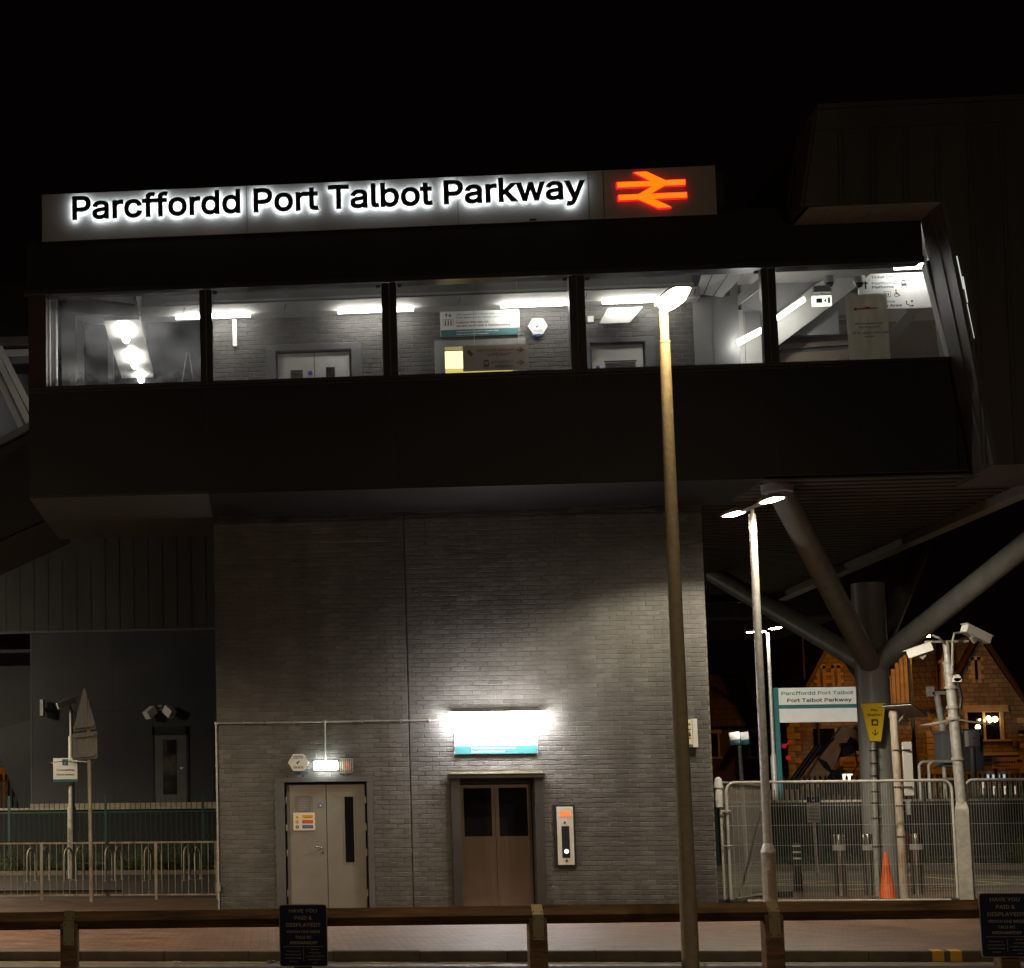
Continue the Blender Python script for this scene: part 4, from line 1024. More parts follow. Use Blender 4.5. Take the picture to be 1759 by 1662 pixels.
# crumpled paper notice stuck to the inside of the glass, print seen from the back
pn = thing('paper_notice', 'crumpled grey paper notice with a red arrow stuck inside the glass', 'notice', (8.95, -1.8, 8.1))
mb = MB(); nx, nz = 22, 30; rr = random.Random(5)
ph = [(rr.uniform(2, 22), rr.uniform(-9, 9), rr.uniform(0, 6), rr.uniform(.001, .004)) for _ in range(12)]
vs = []
for j in range(nz+1):
    for i in range(nx+1):
        u, v = i/nx, j/nz
        x = 8.66+.585*u+.03*(1-v)*.4; z = 8.06+1.01*v-.02*(1-u)
        y = -1.815+sum(a*math.sin(fx*u*1.4+fz*v*.8+q) for fx, fz, q, a in ph)
        vs.append((x, y, z))
fs = [(j*(nx+1)+i, j*(nx+1)+i+1, (j+1)*(nx+1)+i+1, (j+1)*(nx+1)+i) for j in range(nz) for i in range(nx)]
mb.add(vs, fs); mb.add([(a, b+.004, c) for a, b, c in vs], [f[::-1] for f in fs]); mb.build('paper_sheet', M['paper'], pn, smooth=True)
p = MB()
PYY = -1.843
p.prism([(8.75, 8.835), (8.80, 8.868), (8.80, 8.845), (9.10, 8.852), (9.10, 8.832), (8.80, 8.825), (8.80, 8.80)], PYY, PYY+.001, 1); p.box(8.92, 9.0, PYY-.001, PYY, 8.848, 8.866, 1)
p.text('Rail Replacement', 8.965, 8.60, PYY, .06, mirror=True, width=.39, off=.0005).text('Pickup Point', 8.965, 8.545, PYY, .06, mirror=True, width=.29, off=.0005)
p.text('Man codi i fysiau yn lle', 8.98, 8.46, PYY, .06, mirror=True, width=.51, off=.0005).text('trenau', 8.965, 8.405, PYY, .055, mirror=True, width=.15, off=.0005)
p.build('print', [M['blackprint'], M['redp']], pn)
# hanging sign seen from the back
hs = thing('hanging_sign', 'brown backed ticket office and platforms sign in front of the upstairs lift', 'sign', (3.82, .12, 8.6))
MB().box(3.31, 4.345, .09, .15, 8.615, 9.03).build('sign_board', M['brownsign'], hs, bevel=.004)
p = MB(); hy = .0885; ox, oz = .085, .185
p.text('Swyddfa Docynnau', 3.74+ox, 8.74+oz, hy, .085, mirror=True, width=.60, off=.0005).text('Ticket Office', 3.80+ox, 8.665+oz, hy, .085, mirror=True, width=.38, off=.001)
p.text('Platfformau', 3.84+ox, 8.545+oz, hy, .085, mirror=True, width=.36, off=.0005).text('Platforms', 3.87+ox, 8.47+oz, hy, .085, mirror=True, width=.29, off=.001)
for z in (8.745+oz, 8.54+oz):
    p.box(4.06+ox, 4.15+ox, hy-.001, hy+.001, z-.01, z+.01); p.prism([(4.13+ox, z+.042), (4.20+ox, z), (4.13+ox, z-.042), (4.10+ox, z-.042), (4.155+ox, z), (4.10+ox, z+.042)], hy-.001, hy+.001)
p.obox((3.30+ox, hy, 8.76+oz), (3.37+ox, hy, 8.68+oz), .002, .06); p.prism([(3.545+ox, 8.48+oz), (3.545+ox, 8.58+oz), (3.565+ox, 8.60+oz), (3.61+ox, 8.60+oz), (3.63+ox, 8.58+oz), (3.63+ox, 8.48+oz)], hy-.001, hy+.001); p.box(3.56+ox, 3.615+ox, hy-.002, hy-.001, 8.53+oz, 8.565+oz, 1)
p.build('print', [M['blackprint'], M['brownsign']], hs)
MB().tube([(3.5, .12, 9.02), (3.5, .12, 10.3)], .006).build('hanger', M['galv'], hs)
MB().tube([(4.2, .12, 9.02), (4.2, .12, 10.3)], .006).build('hanger', M['galv'], hs)
tag(MB().box(5.335, 5.43, IY-.03, IY, 9.40, 9.50).build('sounder_box', M['white'], bevel=.006, base=(5.38, IY, 9.4)), 'small white box on the brick near the single door upstairs', 'alarm')

# ================================================================== TREE COLUMN
tc_ = thing('support_column', 'thick grey steel column branching into four raking struts under the bridge', 'column', (10.99, 4.66, 0))
MB().cyl((10.99, 4.66, -.05), (10.99, 4.66, 5.62), .285, n=32).build('column_shaft', M['steelgrey'], tc_, smooth=True)
for tp, r in (((7.72, -1.25, 6.35), .178), ((9.17, 8.14, 6.35), .175), ((13.0, .9, 6.35), .178), ((13.35, 8.1, 6.95), .15)):
    MB().cyl((10.99, 4.66, 4.1), tp, .19, r, n=28).build('strut', M['steelgrey'], tc_, smooth=True)
MB().cyl((7.72, -1.25, 6.24), (7.72, -1.25, 6.36), .23, n=24).build('strut_cap', M['steelgrey'], tc_)

# ================================================================== STREET LAMPS
bigl = thing('street_lamp', 'tall tan lamp post with a glaring warm head standing in front of the timber rail', 'street lamp', (3.09, -14.2, .235))
MB().cyl((3.09, -14.2, .1), (3.09, -14.2, 4.99), .064, .040, n=20).build('post', M['poleconc'], bigl, smooth=True)
MB().cyl((3.09, -14.2, 4.99), (3.09, -14.2, 5.24), .036, .034, n=20).cyl((3.09, -14.2, 4.985), (3.09, -14.2, 5.0), .043, n=20).build('post_top', M['poleconc'], bigl, smooth=True)
def lantern(mb, o, d, L, W, z, H):
    """flat tapered lantern from o along d (unit, xy)"""
    o = Vector((*o, 0)); d = Vector((*d, 0)); n = Vector((-d.y, d.x, 0))
    pr = [(0, .55), (.12, .8), (.35, 1), (.8, 1), (.95, .85), (1, .6)]
    lo = [o+d*(t*L)+n*(w*W/2) for t, w in pr]+[o+d*(t*L)-n*(w*W/2) for t, w in reversed(pr)]
    n_ = len(lo); c = o+d*(L/2)
    if not H: return mb.add([Vector((p.x, p.y, z)) for p in lo], [tuple(range(n_))])
    vs = [Vector((p.x, p.y, z)) for p in lo]+[Vector((c.x+(p.x-c.x)*.72, c.y+(p.y-c.y)*.72, z+H)) for p in lo]
    mb.add(vs, [tuple(range(n_)), tuple(range(n_, 2*n_))[::-1]]+[(i, n_+i, n_+(i+1) % n_, (i+1) % n_) for i in range(n_)])
    return mb
def spot(parent, loc, power, col, half=74, size=.12, aim=(0, 0, -1), blend=.25):
    l = bpy.data.lights.new('lamp_bulb', 'SPOT'); l.energy = power; l.color = col; l.spot_size = math.radians(2*half); l.spot_blend = blend; l.shadow_soft_size = size
    o = bpy.data.objects.new('lamp_bulb', l); COL.objects.link(o); o.parent = parent
    r = parent
    while r.parent: r = r.parent
    o.location = Vector(loc)-Vector(r.location); o.rotation_euler = Vector(aim).to_track_quat('-Z', 'Y').to_euler()
    return o
dv = (.13, -.9915)
lantern(MB(), (3.075, -14.16), dv, .47, .16, 5.285, .035).build('lantern_hood', M['galvdull'], bigl)
lantern(MB(), (3.085, -14.20), dv, .43, .145, 5.282, -.06).build('lens', M['sonlamp'], bigl)

l2 = thing('street_lamp', 'grey lamp post with two glowing heads beside the right corner of the brick tower', 'street lamp', (6.99, -2.5, 0), 'twin headed lamp posts')
MB().lathe((6.99, -2.5, 0), [(.095, -.05), (.095, .88), (.10, .89), (.10, .915), (.062, 1.03)], n=24).build('base', M['galv'], l2, smooth=True)
MB().cyl((6.99, -2.5, 1.0), (6.99, -2.5, 5.70), .060, .050, n=20).build('post', M['galv'], l2, smooth=True)
MB().tube([(6.99, -2.5, 5.68), (6.99, -2.5, 5.80)], .03).obox((6.93, -2.22, 5.80), (7.06, -2.80, 5.80), .05, .035).box(6.93, 6.96, -2.61, -2.59, .3, .66).build('bracket', M['galvdull'], l2)
for o, d, in (((6.94, -2.28), (-.2, .98)), ((7.05, -2.74), (.2, -.98))):
    a = lantern(MB(), o, d, .56, .26, 5.80, .06).build('lamp_head', M['galvdull'], l2)
    lantern(MB(), (o[0]+d[0]*.06, o[1]+d[1]*.06), d, .46, .20, 5.797, 0).build('lens', M['ledlamp'], a)
    spot(a, (o[0]+d[0]*.28, o[1]+d[1]*.28, 5.78), 600, (1.0, .87, .66))
    if d[1] > 0:   # the optic throws along the kerb, both ways
        spot(a, (o[0]+d[0]*.28, o[1]+d[1]*.28, 5.78), 1300, (1.0, .89, .70), half=36, aim=(.80, .42, -.56), blend=.6)
        spot(a, (o[0]+d[0]*.28, o[1]+d[1]*.28, 5.78), 700, (1.0, .89, .70), half=36, aim=(-.80, .05, -.72), blend=.6)
# a warm lamp stands just outside the left edge of the picture
wl0 = thing('street_lamp', 'warm street lamp beyond the left edge of the pavement', 'street lamp', (-5.9, -6.4, 0))
MB().cyl((-5.9, -6.4, -.1), (-5.9, -6.4, 5.4), .075, .05, n=16).build('post', M['galvdull'], wl0, smooth=True)
lantern(MB(), (-5.9, -6.35), (.3, .954), .62, .24, 5.45, .07).build('lamp_head', M['galvdull'], wl0)
lantern(MB(), (-5.88, -6.3), (.3, .954), .52, .20, 5.446, 0).build('lens', M['bay_warm'], wl0)
spot(wl0, (-5.8, -6.05, 5.43), 2500, (1.0, .80, .54), half=82, blend=.3)
dup(wl0, (-10.2, 14.2, 0), 'unseen warm fill lamp added beyond the left edge to light the cycle bay')  # added out of view to brighten the hoops and green fence
l3 = thing('street_lamp', 'distant lamp post on the platform showing behind the near twin headed post', 'street lamp', (14.9, 24.8, 1.9))
MB().lathe((15.0, 24.8, 1.9), [(.09, 0), (.09, 1.3), (.055, 1.4)], n=16).cyl((15.0, 24.8, 3.2), (15.0, 24.8, 6.9), .055, .045).build('post', M['galv'], l3, smooth=True)
a = lantern(MB(), (14.95, 24.8), (-1, 0), .62, .26, 6.93, .07).build('lamp_head', M['galvdull'], l3)
lantern(MB(), (14.92, 24.8), (-1, 0), .52, .22, 6.926, 0).build('lens', M['farlamp'], a)
a = lantern(MB(), (15.05, 24.75), (.2, -.98), .62, .26, 6.99, .07).build('lamp_head', M['galvdull'], l3)
lantern(MB(), (15.06, 24.7), (.2, -.98), .52, .22, 6.986, 0).build('lens', M['farlamp'], a)
dup(l3, (-11.8, 22.6, 1.9), 'platform lamp post beyond the left edge of the picture')
dup(l2, (19.5, 12.5, 0), 'unseen twin headed lamp added beyond the right edge to light the column and name board')  # added out of view to brighten the column and station name board
def sodium_lamp(x, y, zb, h, dx, label, lens='sodium', group='orange sodium street lamps'):
    t = thing('street_lamp', label, 'street lamp', (x, y, zb), group)
    MB().cyl((x, y, zb-.2), (x, y, zb+h), .09, .06, n=12).tube([(x, y, zb+h), (x+dx*.25, y, zb+h+.12), (x+dx, y, zb+h+.18)], .04).build('post', M['galvdull'], t, smooth=True)
    MB().box(min(x+dx*.85, x+dx*1.75), max(x+dx*.85, x+dx*1.75), y-.16, y+.16, zb+h+.16, zb+h+.3).build('lamp_hood', M['galvdull'], t, bevel=.04)
    MB().box(min(x+dx*.95, x+dx*1.65), max(x+dx*.95, x+dx*1.65), y-.11, y+.11, zb+h+.02, zb+h+.155).build('lens', M[lens], t, bevel=.03)
sodium_lamp(26.42, 45, 1.45, 7.28, .5, 'orange sodium street lamp glowing above the left camera of the mast')
for x, y, zb, h, dx, lens, lb in ((-9, -32, .235, 8., .5, 'fill_far', 'tall added fill lamp behind the viewpoint, on the left'), (11.5, -31, .235, 8., -.5, 'fill_far', 'tall added fill lamp behind the viewpoint, on the right'),  # added lamps out of view, general fill for facade and rail
                                (-13.5, 14.5, 0, 6.3, .4, 'fill_left', 'added fill lamp beyond the left edge, by the cycle bay')):  # added fill for the hoops and the far wall
    sodium_lamp(x, y, zb, h, dx, lb, lens, 'added fill lamps outside the view')
yf = thing('hidden_fill_flood', 'added fill floodlight hidden behind the brick tower, lighting the station name board', 'lamp', (9.4, 13.2, 0))  # added lamp kept out of sight, brightens the station name board
MB().cyl((9.4, 13.2, -.05), (9.4, 13.2, 5.2), .06, .05, n=14).build('post', M['galvdull'], yf, smooth=True)
fd = Vector((.62, .78, -.2)).normalized(); fr_ = fd.cross(Vector((0, 0, 1))).normalized(); fu = fr_.cross(fd); fc0 = Vector((9.45, 13.3, 5.35))
MB().obox(fc0-fd*.08, fc0+fd*.05, .46, .36).build('lamp_head', M['galvdull'], yf)
MB().add([fc0+fd*.052+fr_*a*.2+fu*b*.15 for a, b in ((-1, -1), (1, -1), (1, 1), (-1, 1))], [(0, 1, 2, 3)]).build('lens', M['fill_right'], yf)
spot(yf, fc0+fd*.06, 6500, (1.0, .92, .78), half=13, aim=Vector((16.35, 24.3, 4.15))-fc0, blend=.35, size=.15)
sodium_lamp(-15, 35, 1.45, 6., .6, 'orange sodium street lamp beyond the left edge of the platform')

# ================================================================== TIMBER RAIL AND NOTICES
tr = thing('timber_rail_fence', 'low weathered timber rail on square posts along the car park edge', 'fence', (2, -13.6, .235))
def zr(x): return .63+.0085*x
for xa, xb in ((-8, -3.42), (-3.41, 2.084), (2.088, 5.56), (5.564, 11)):
    c0, c1 = Vector((xa, -13.6, zr(xa))), Vector((xb, -13.6, zr(xb)))
    MB().obox(c0, c1, .102, .102, up=(0, .7071, .7071)).build('rail', M['timber'], tr, bevel=.006)
PXS = (-5.2, -3.4, -1.57, .27, 2.08, 3.85, 5.56, 7.4)
for x in PXS:
    zt = zr(x)-.02
    MB().box(x-.07, x+.07, -13.675, -13.535, .1, zt).build('post', M['timber'], tr, bevel=.012)
    z = zr(x)
    pl_ = MB()
    a = [(x-.042, -13.678, z+.001), (x+.042, -13.678, z+.001), (x+.042, -13.602, z+.077), (x-.042, -13.602, z+.077)]
    pl_.add(a+[(q[0], q[1]-.003, q[2]+.003) for q in a], [(4, 5, 6, 7), (0, 1, 5, 4), (1, 2, 6, 5), (3, 0, 4, 7), (2, 3, 7, 6)])
    pl_.box(x-.042, x+.042, -13.681, -13.6765, z-.19, z+.001)
    for dx in (-.03, .03):
        for zz in (-.17, -.03): pl_.cyl((x+dx, -13.681, z+zz), (x+dx, -13.684, z+zz), .006, n=8, mi=1)
        pl_.cyl((x+dx, -13.66, z+.022), (x+dx, -13.664, z+.026), .006, n=8, mi=1)
    pl_.build('fixing_plate', [M['plate'], M['trim']], tr)
def pay_notice(x, z, label):
    t = thing('pay_notice', label, 'sign', (x, -13.7, z))
    y = -13.70
    W, H = .187, .24
    rc = .022
    def rr_(w, h, r):
        out = []
        for cx, cz, a0 in ((w-r, h-r, 0), (-w+r, h-r, 90), (-w+r, -h+r, 180), (w-r, -h+r, 270)):
            for k in range(5): a = math.radians(a0+k*22.5); out.append((x+cx+r*math.cos(a), z+cz+r*math.sin(a)))
        return out
    MB().prism(rr_(W, H, rc), y-.004, y+.006).build('sign_rim', M['plate'], t)
    MB().prism(rr_(W-.006, H-.006, rc-.004), y-.006, y-.0042).build('sign_plate', M['navy'], t)
    p = MB(); yy = y-.0068
    for s_, zz, w_, sz in (('HAVE YOU', .178, .215, .052), ('PAID &', .123, .135, .052), ('DISPLAYED?', .068, .265, .052), ('YDYCH CHI WEDI', .018, .262, .040), ('TALU AC', -.024, .125, .040), ('ARDDANGOS?', -.066, .215, .040)):
        p.text(s_, x, z+zz, yy, sz, width=w_, off=.0006)
    p.box(x-.152, x+.155, yy-.0005, yy+.0005, z-.088, z-.085)
    p.box(x-.001, x+.001, yy-.0005, yy+.0005, z-.20, z-.10)
    for k, s_ in enumerate(('There are no', 'concessions for', 'disabled badge', 'holders')): p.text(s_, x-.08, z-.126-k*.026, yy, .021, width=.13*len(s_)/15)
    for k, s_ in enumerate(('Nid oes', 'consesiynau', 'ar gyfer deiliaid', 'bathodynnau\'r', 'anabl')): p.text(s_, x+.088, z-.112-k*.026, yy, .021, width=.13*len(s_)/16)
    p.cyl((x, yy, z+.048), (x, yy-.002, z+.048), .0045, n=10, mi=1).cyl((x, yy, z-.158), (x, yy-.002, z-.158), .0045, n=10, mi=1)
    p.build('print', [M['signtext'], M['inox']], t)
pay_notice(.275, .50, 'navy have you paid and displayed notice on the rail, below the grey double door')
pay_notice(5.53, .56, 'navy have you paid and displayed notice at the right end of the rail')

# ================================================================== LEFT: GUARD RAIL, CYCLE HOOPS, SIGNS
gr = thing('guard_rail', 'pale metal guard rail with thin upright bars left of the brick tower', 'fence', (-4, 4.27, 0))
MB().box(-13, -.86, 4.25, 4.295, 1.03, 1.062).build('top_rail', M['rustpole'], gr, bevel=.006)
MB().box(-13, -.86, 4.255, 4.29, .075, .105).build('bottom_rail', M['rustpole'], gr)
ba = MB(); x = -12.9
while x < -.9:
    if min(abs(x-p) for p in (-2.03, -4.15, -6.27, -8.4, -10.5)) > .06: ba.cyl((x, 4.272, .1), (x, 4.272, 1.03), .0065, n=6, caps=False)
    x += .122
ba.build('bars', M['rustpole'], gr)
for x in (-2.03, -4.15, -6.27, -8.4, -10.5, -.90): MB().box(x-.027, x+.027, 4.245, 4.30, -.05, 1.045).build('rail_post', M['rustpole'], gr, bevel=.006)

for i, px in enumerate((55, 76, 118, 135, 187, 201, 253, 270, 319, 336)):
    X = -5.86+(px-57)*.0147; dy = .35 if i % 2 else 0
    if i == 0:
        hp = thing('cycle_hoop', 'galvanised cycle hoop', 'bike rack', (X, 14.8+dy, 0), 'cycle parking hoops')
        pts = [(X, 14.8, -.05), (X, 14.8, .62)]+[(X+.105*(1-math.cos(a))/2*1.0, 14.8+.70*(1-math.cos(a))/2, .62+.19*math.sin(a)) for a in [k*PI/10 for k in range(1, 10)]]+[(X+.105, 15.5, .62), (X+.105, 15.5, -.05)]
        MB().tube(pts, .027, n=10).build('bent_tube', M['galvdull'], hp, smooth=True)
        MB().lathe((X, 14.8, 0), [(.06, .0), (.06, .008), (.03, .012)], n=14).lathe((X+.105, 15.5, 0), [(.06, .0), (.06, .008), (.03, .012)], n=14).build('foot_flange', M['galvdull'], hp)
        hoops = [hp]
    else: hoops.append(dup(hp, (X, 14.8+dy, 0), ''))
LB = ['leftmost cycle hoop behind the guard rail', 'cycle hoop hidden partly by the left guard rail post', 'cycle hoop under the cycle parking sign pole', 'cycle hoop between the two sign poles on the left',
      'left hoop of the pair just right of the triangular sign post', 'right hoop of the pair just right of the triangular sign post', 'cycle hoop directly left of the second guard rail post', 'cycle hoop directly right of the second guard rail post',
      'left hoop of the pair nearest the brick tower', 'cycle hoop nearest the brick tower']
for h, lb in zip(hoops, LB): h['label'] = lb

cps = thing('camera_mast', 'pale camera mast carrying the cycle parking sign on the left', 'mast', (-5.03, 17, 0))
MB().cyl((-5.03, 17, -.05), (-5.03, 17, 1.86), .115, n=20).cyl((-5.03, 17, 1.86), (-5.03, 17, 3.7), .08, n=18).cyl((-5.03, 17, 3.7), (-5.03, 17, 4.4), .045, n=14).box(-5.11, -5.0, 16.88, 17, .5, 1.3).build('mast_pole', M['galv'], cps, smooth=True)
MB().obox((-5.38, 16.9, 4.48), (-4.92, 17.05, 4.66), .17, .17).build('camera_housing', M['white'], cps, bevel=.012)
MB().obox((-5.03, 17, 4.38), (-5.08, 17, 4.58), .06, .06).build('camera_bracket', M['galvdull'], cps)
spk = MB()
for k in range(16):
    a = k*PI/8
    spk.add([(-5.03+math.cos(a)*.1, 17+math.sin(a)*.1, 3.07), (-5.03+math.cos(a+.12)*.1, 17+math.sin(a+.12)*.1, 3.03), (-5.03+math.cos(a)*.62, 17+math.sin(a)*.62, 3.0)], [(0, 1, 2)])
spk.build('spike_collar', M['galv'], cps)
cy = thing('cycle_parking_sign', 'small white and teal cycle parking sign on the left mast', 'sign', (-5.17, 16.85, 2.5))
MB().box(-5.49, -4.86, 16.84, 16.86, 2.50, 3.12).box(-5.49, -4.86, 16.838, 16.84, 2.50, 2.57, 1).build('sign_plate', [M['white'], M['teal']], cy)
MB().box(-5.25, -5.10, 16.836, 16.839, 2.93, 3.09, 2).text('P', -5.175, 2.965, 16.8355, .11, mi=1).text('Cycle parking', -5.175, 2.79, 16.8385, .085, width=.46, off=.0015, mi=0).text('Parcio beiciau', -5.175, 2.67, 16.8385, .085, width=.46, off=.0015, mi=0).build('print', [M['blackprint'], M['white'], M['teal']], cy)

ts = thing('road_sign', 'triangular road sign above a square plate seen from behind on a tan pole', 'sign', (-3.14, 3.45, 0))
MB().cyl((-3.14, 3.45, -.05), (-3.17, 3.45, 3.66), .037, n=16).build('pole', M['rustpole'], ts, smooth=True)
th = math.radians(-56); ux = Vector((math.cos(th), math.sin(th), 0)); un = Vector((ux.y, -ux.x, 0))
def splate(poly, c, t):
    mb = MB(); c = Vector(c); n = len(poly)
    lo = [c+ux*a+Vector((0, 0, b)) for a, b in poly]
    mb.add(lo+[p-un*t for p in lo], [tuple(range(n)), tuple(range(n, 2*n))[::-1]]+[(i, n+i, n+(i+1) % n, (i+1) % n) for i in range(n)])
    return mb
c0 = (-3.25, 3.52, 0)
tm = splate([(-.42, 3.09), (.42, 3.09), (.44, 3.13), (.03, 3.85), (-.03, 3.85), (-.44, 3.13)], c0, -.004)
tm.build('triangular_plate', M['galvdull'], ts)
splate([(-.46, 2.56), (.46, 2.56), (.48, 2.58), (.48, 3.03), (.46, 3.05), (-.46, 3.05), (-.48, 3.03), (-.48, 2.58)], c0, -.004).build('square_plate', M['galvdull'], ts)
ch = MB()
for z in (2.62, 2.99, 3.16): 
    a = Vector(c0)+ux*-.40+un*.016+Vector((0, 0, z)); b = Vector(c0)+ux*.40+un*.016+Vector((0, 0, z))
    ch.obox(a, b, .025, .04)
ch.build('back_channel', M['galvdull'], ts)

# ================================================================== RIGHT: TEMPORARY FENCE PANELS
def heras(name_label, p0, p1, sgn=1, brace=False):
    p0, p1 = Vector(p0), Vector(p1); d = (p1-p0).normalized(); L = (p1-p0).length
    t = thing('temporary_fence_panel', name_label, 'fence panel', tuple(p0), 'temporary mesh fence panels')
    P = lambda s, z: p0+d*s+Vector((0, 0, z))
    R = .14
    pts = [P(0, .0), P(0, 1.96-R)]+[P(R-R*math.cos(a), 1.96-R+R*math.sin(a)) for a in [k*PI/12 for k in range(1, 6)]]+[P(R, 1.96), P(L-R, 1.96)]+[P(L-R+R*math.sin(a), 1.96-R+R*math.cos(a)) for a in [k*PI/12 for k in range(1, 6)]]+[P(L, 1.96-R), P(L, 0)]
    f = MB().tube(pts, .021, n=10).tube([P(.0, .075), P(L, .075)], .02, n=8)
    f.build('tube_frame', M['galvbright'], t, smooth=True)
    m_ = MB(); n = int(L/.04)
    for i in range(1, n):
        s = i*L/n; top = 1.95
        if s < R: top = 1.96-R+math.sqrt(max(0, R*R-(R-s)**2))
        if L-s < R: top = 1.96-R+math.sqrt(max(0, R*R-(R-(L-s))**2))
        m_.tube([P(s, .08), P(s, top)], .0019, n=4)
    for z in (.32, .64, .95, 1.27, 1.58): m_.tube([P(0, z), P(L, z)], .0024, n=4)
    m_.build('wire_mesh', M['galvbright'], t)
    nrm = Vector((-d.y, d.x, 0))
    for s in (.0, L):
        c = P(s, 0)
        MB().add([c+d*a+nrm*b+Vector((0, 0, z)) for z in (.0, .1) for a, b in ((-.11, -.33), (.11, -.33), (.11, .33), (-.11, .33))], [(3, 2, 1, 0), (4, 5, 6, 7), (0, 1, 5, 4), (1, 2, 6, 5), (2, 3, 7, 6), (3, 0, 4, 7)]).build('foot_block', M['rubber'], t, bevel=.015)
    if brace:
        MB().tube([P(.62, 1.75)+nrm*.05, P(.55, .03)+nrm*1.5], .02).tube([P(.08, .12)+nrm*.05, P(.55, .05)+nrm*1.5], .02).build('brace', M['galvdull'], t)
    return t
heras('mesh fence panel between the brick tower and the camera mast', (7.36, .95, 0), (10.86, 1.02, 0), brace=True)
heras('mesh fence panel at the right edge, beyond the camera mast', (11.02, .92, 0), (14.5, 1.05, 0))
heras('mesh fence panel running back from the tower corner, seen almost edge on', (7.27, .98, 0), (8.9, 4.1, 0))
cap = MB().lathe((7.245, .97, 1.55), [(.03, 0), (.055, .02), (.06, .12), (.062, .14), (.055, .3), (.075, .33), (.055, .47), (.02, .5)], n=14)
tag(cap.build('plastic_wrap', M['white'], base=(7.245, .97, 1.55), smooth=True), 'white plastic wrapped round the corner top of the fence beside the tower', 'wrapping')
fc = MB()
for z in (.95, 1.5): fc.tube([(7.24, .9, z), (7.40, .9, z)], .014).cyl((7.32, .89, z), (7.32, .86, z), .012, n=8)
tag(fc.build('fence_clamp', M['galv'], base=(7.32, .9, .95)), 'pair of clamps joining the fence panels by the tower corner', 'clamp')

# ================================================================== RIGHT: MASTS, BOLLARDS, SIGNS
cm = thing('camera_mast', 'tall galvanised camera mast with two white cameras and a ring of spikes', 'mast', (10.66, .3, 0))
CX_, CY_ = 10.655, .3
q = MB(); s2 = .135
q.add([(CX_+.07+a*s2, CY_+b*s2, z) for z in (-.05, 1.50) for a, b in ((-1, -.3), (.3, -1), (1, .3), (-.3, 1))]+[(CX_+.07+a*.1, CY_+b*.1, 1.60) for a, b in ((-1, -.3), (.3, -1), (1, .3), (-.3, 1))],
      [(0, 1, 5, 4), (1, 2, 6, 5), (2, 3, 7, 6), (3, 0, 4, 7), (4, 5, 9, 8), (5, 6, 10, 9), (6, 7, 11, 10), (7, 4, 8, 11), (8, 9, 10, 11)])
q.build('mast_base', M['galvdull'], cm, bevel=.01)
MB().cyl((CX_+.07, CY_, 1.55), (CX_+.01, CY_, 3.3), .085, .078, n=20).cyl((CX_+.01, CY_, 3.3), (CX_-.02, CY_, 3.75), .075, n=18).cyl((CX_-.02, CY_, 3.75), (CX_-.03, CY_, 4.1), .05, n=16).build('mast_pole', M['galv'], cm, smooth=True)
rg = MB()
for z, r, xx in ((2.25, .1, .05), (2.88, .112, .03), (3.05, .1, .02), (3.36, .1, .01), (3.58, .09, 0), (3.74, .085, -.01)): rg.cyl((CX_+xx, CY_, z), (CX_+xx, CY_, z+.045), r, n=20)
rg.build('mast_collar', M['galvdull'], cm)
spk = MB()
for k in range(24):
    a = k*PI/12; c = Vector((CX_+.03, CY_, 2.86))
    spk.add([c+Vector((math.cos(a)*.1, math.sin(a)*.1, .02)), c+Vector((math.cos(a+.13)*.1, math.sin(a+.13)*.1, .0)), c+Vector((math.cos(a)*.55, math.sin(a)*.55, -.07+.02*math.sin(a*3)))], [(0, 1, 2)])
spk.build('spike_collar', M['galvdull'], cm)
MB().box(CX_-.35, CX_+.30, CY_-.02, CY_+.02, 4.085, 4.12).tube([(CX_-.05, CY_-.03, 4.05), (CX_-.17, CY_-.1, 4.15), (CX_-.25, CY_-.05, 4.2)], .018).tube([(CX_+.0, CY_-.09, 3.6), (CX_+.03, CY_-.1, 4.1), (CX_+.06, CY_-.1, 4.22), (CX_+.3, CY_-.08, 4.24)], .018).build('cross_arm', M['galvdull'], cm)
MB().tube([(CX_+.07, CY_-.09, 3.5), (CX_+.11, CY_-.11, 3.2), (CX_+.08, CY_-.11, 3.05)], .022).build('cable_loop', M['black'], cm)
MB().cyl((CX_+.06, CY_-.12, 3.52), (CX_+.06, CY_-.08, 3.52), .055, n=16).box(CX_+.0, CX_+.12, CY_-.12, CY_-.08, 3.46, 3.52).build('junction_box', M['white'], cm)
for p0, p1 in (((CX_-.61, CY_+.06, 3.91), (CX_-.26, CY_-.02, 4.03)), ((CX_+.62, CY_+.05, 4.12), (CX_+.22, CY_-.08, 4.30))):
    h = MB().obox(p0, p1, .15, .13)
    d = (Vector(p1)-Vector(p0)).normalized()
    h.obox(Vector(p0)-d*.05+Vector((0, 0, .072)), Vector(p1)+Vector((0, 0, .072)), .16, .012)
    hh = h.build('camera_housing', M['white'], cm, bevel=.008)
    MB().obox(Vector(p0)-d*.004, Vector(p0)+d*.002, .11, .10).build('lens_window', M['darkglass'], hh)
    MB().obox(Vector(p0).lerp(Vector(p1), .55)-Vector((0, 0, .13)), Vector(p0).lerp(Vector(p1), .7)-Vector((0, 0, .08)), .06, .07).build('camera_knuckle', M['galvdull'], hh)

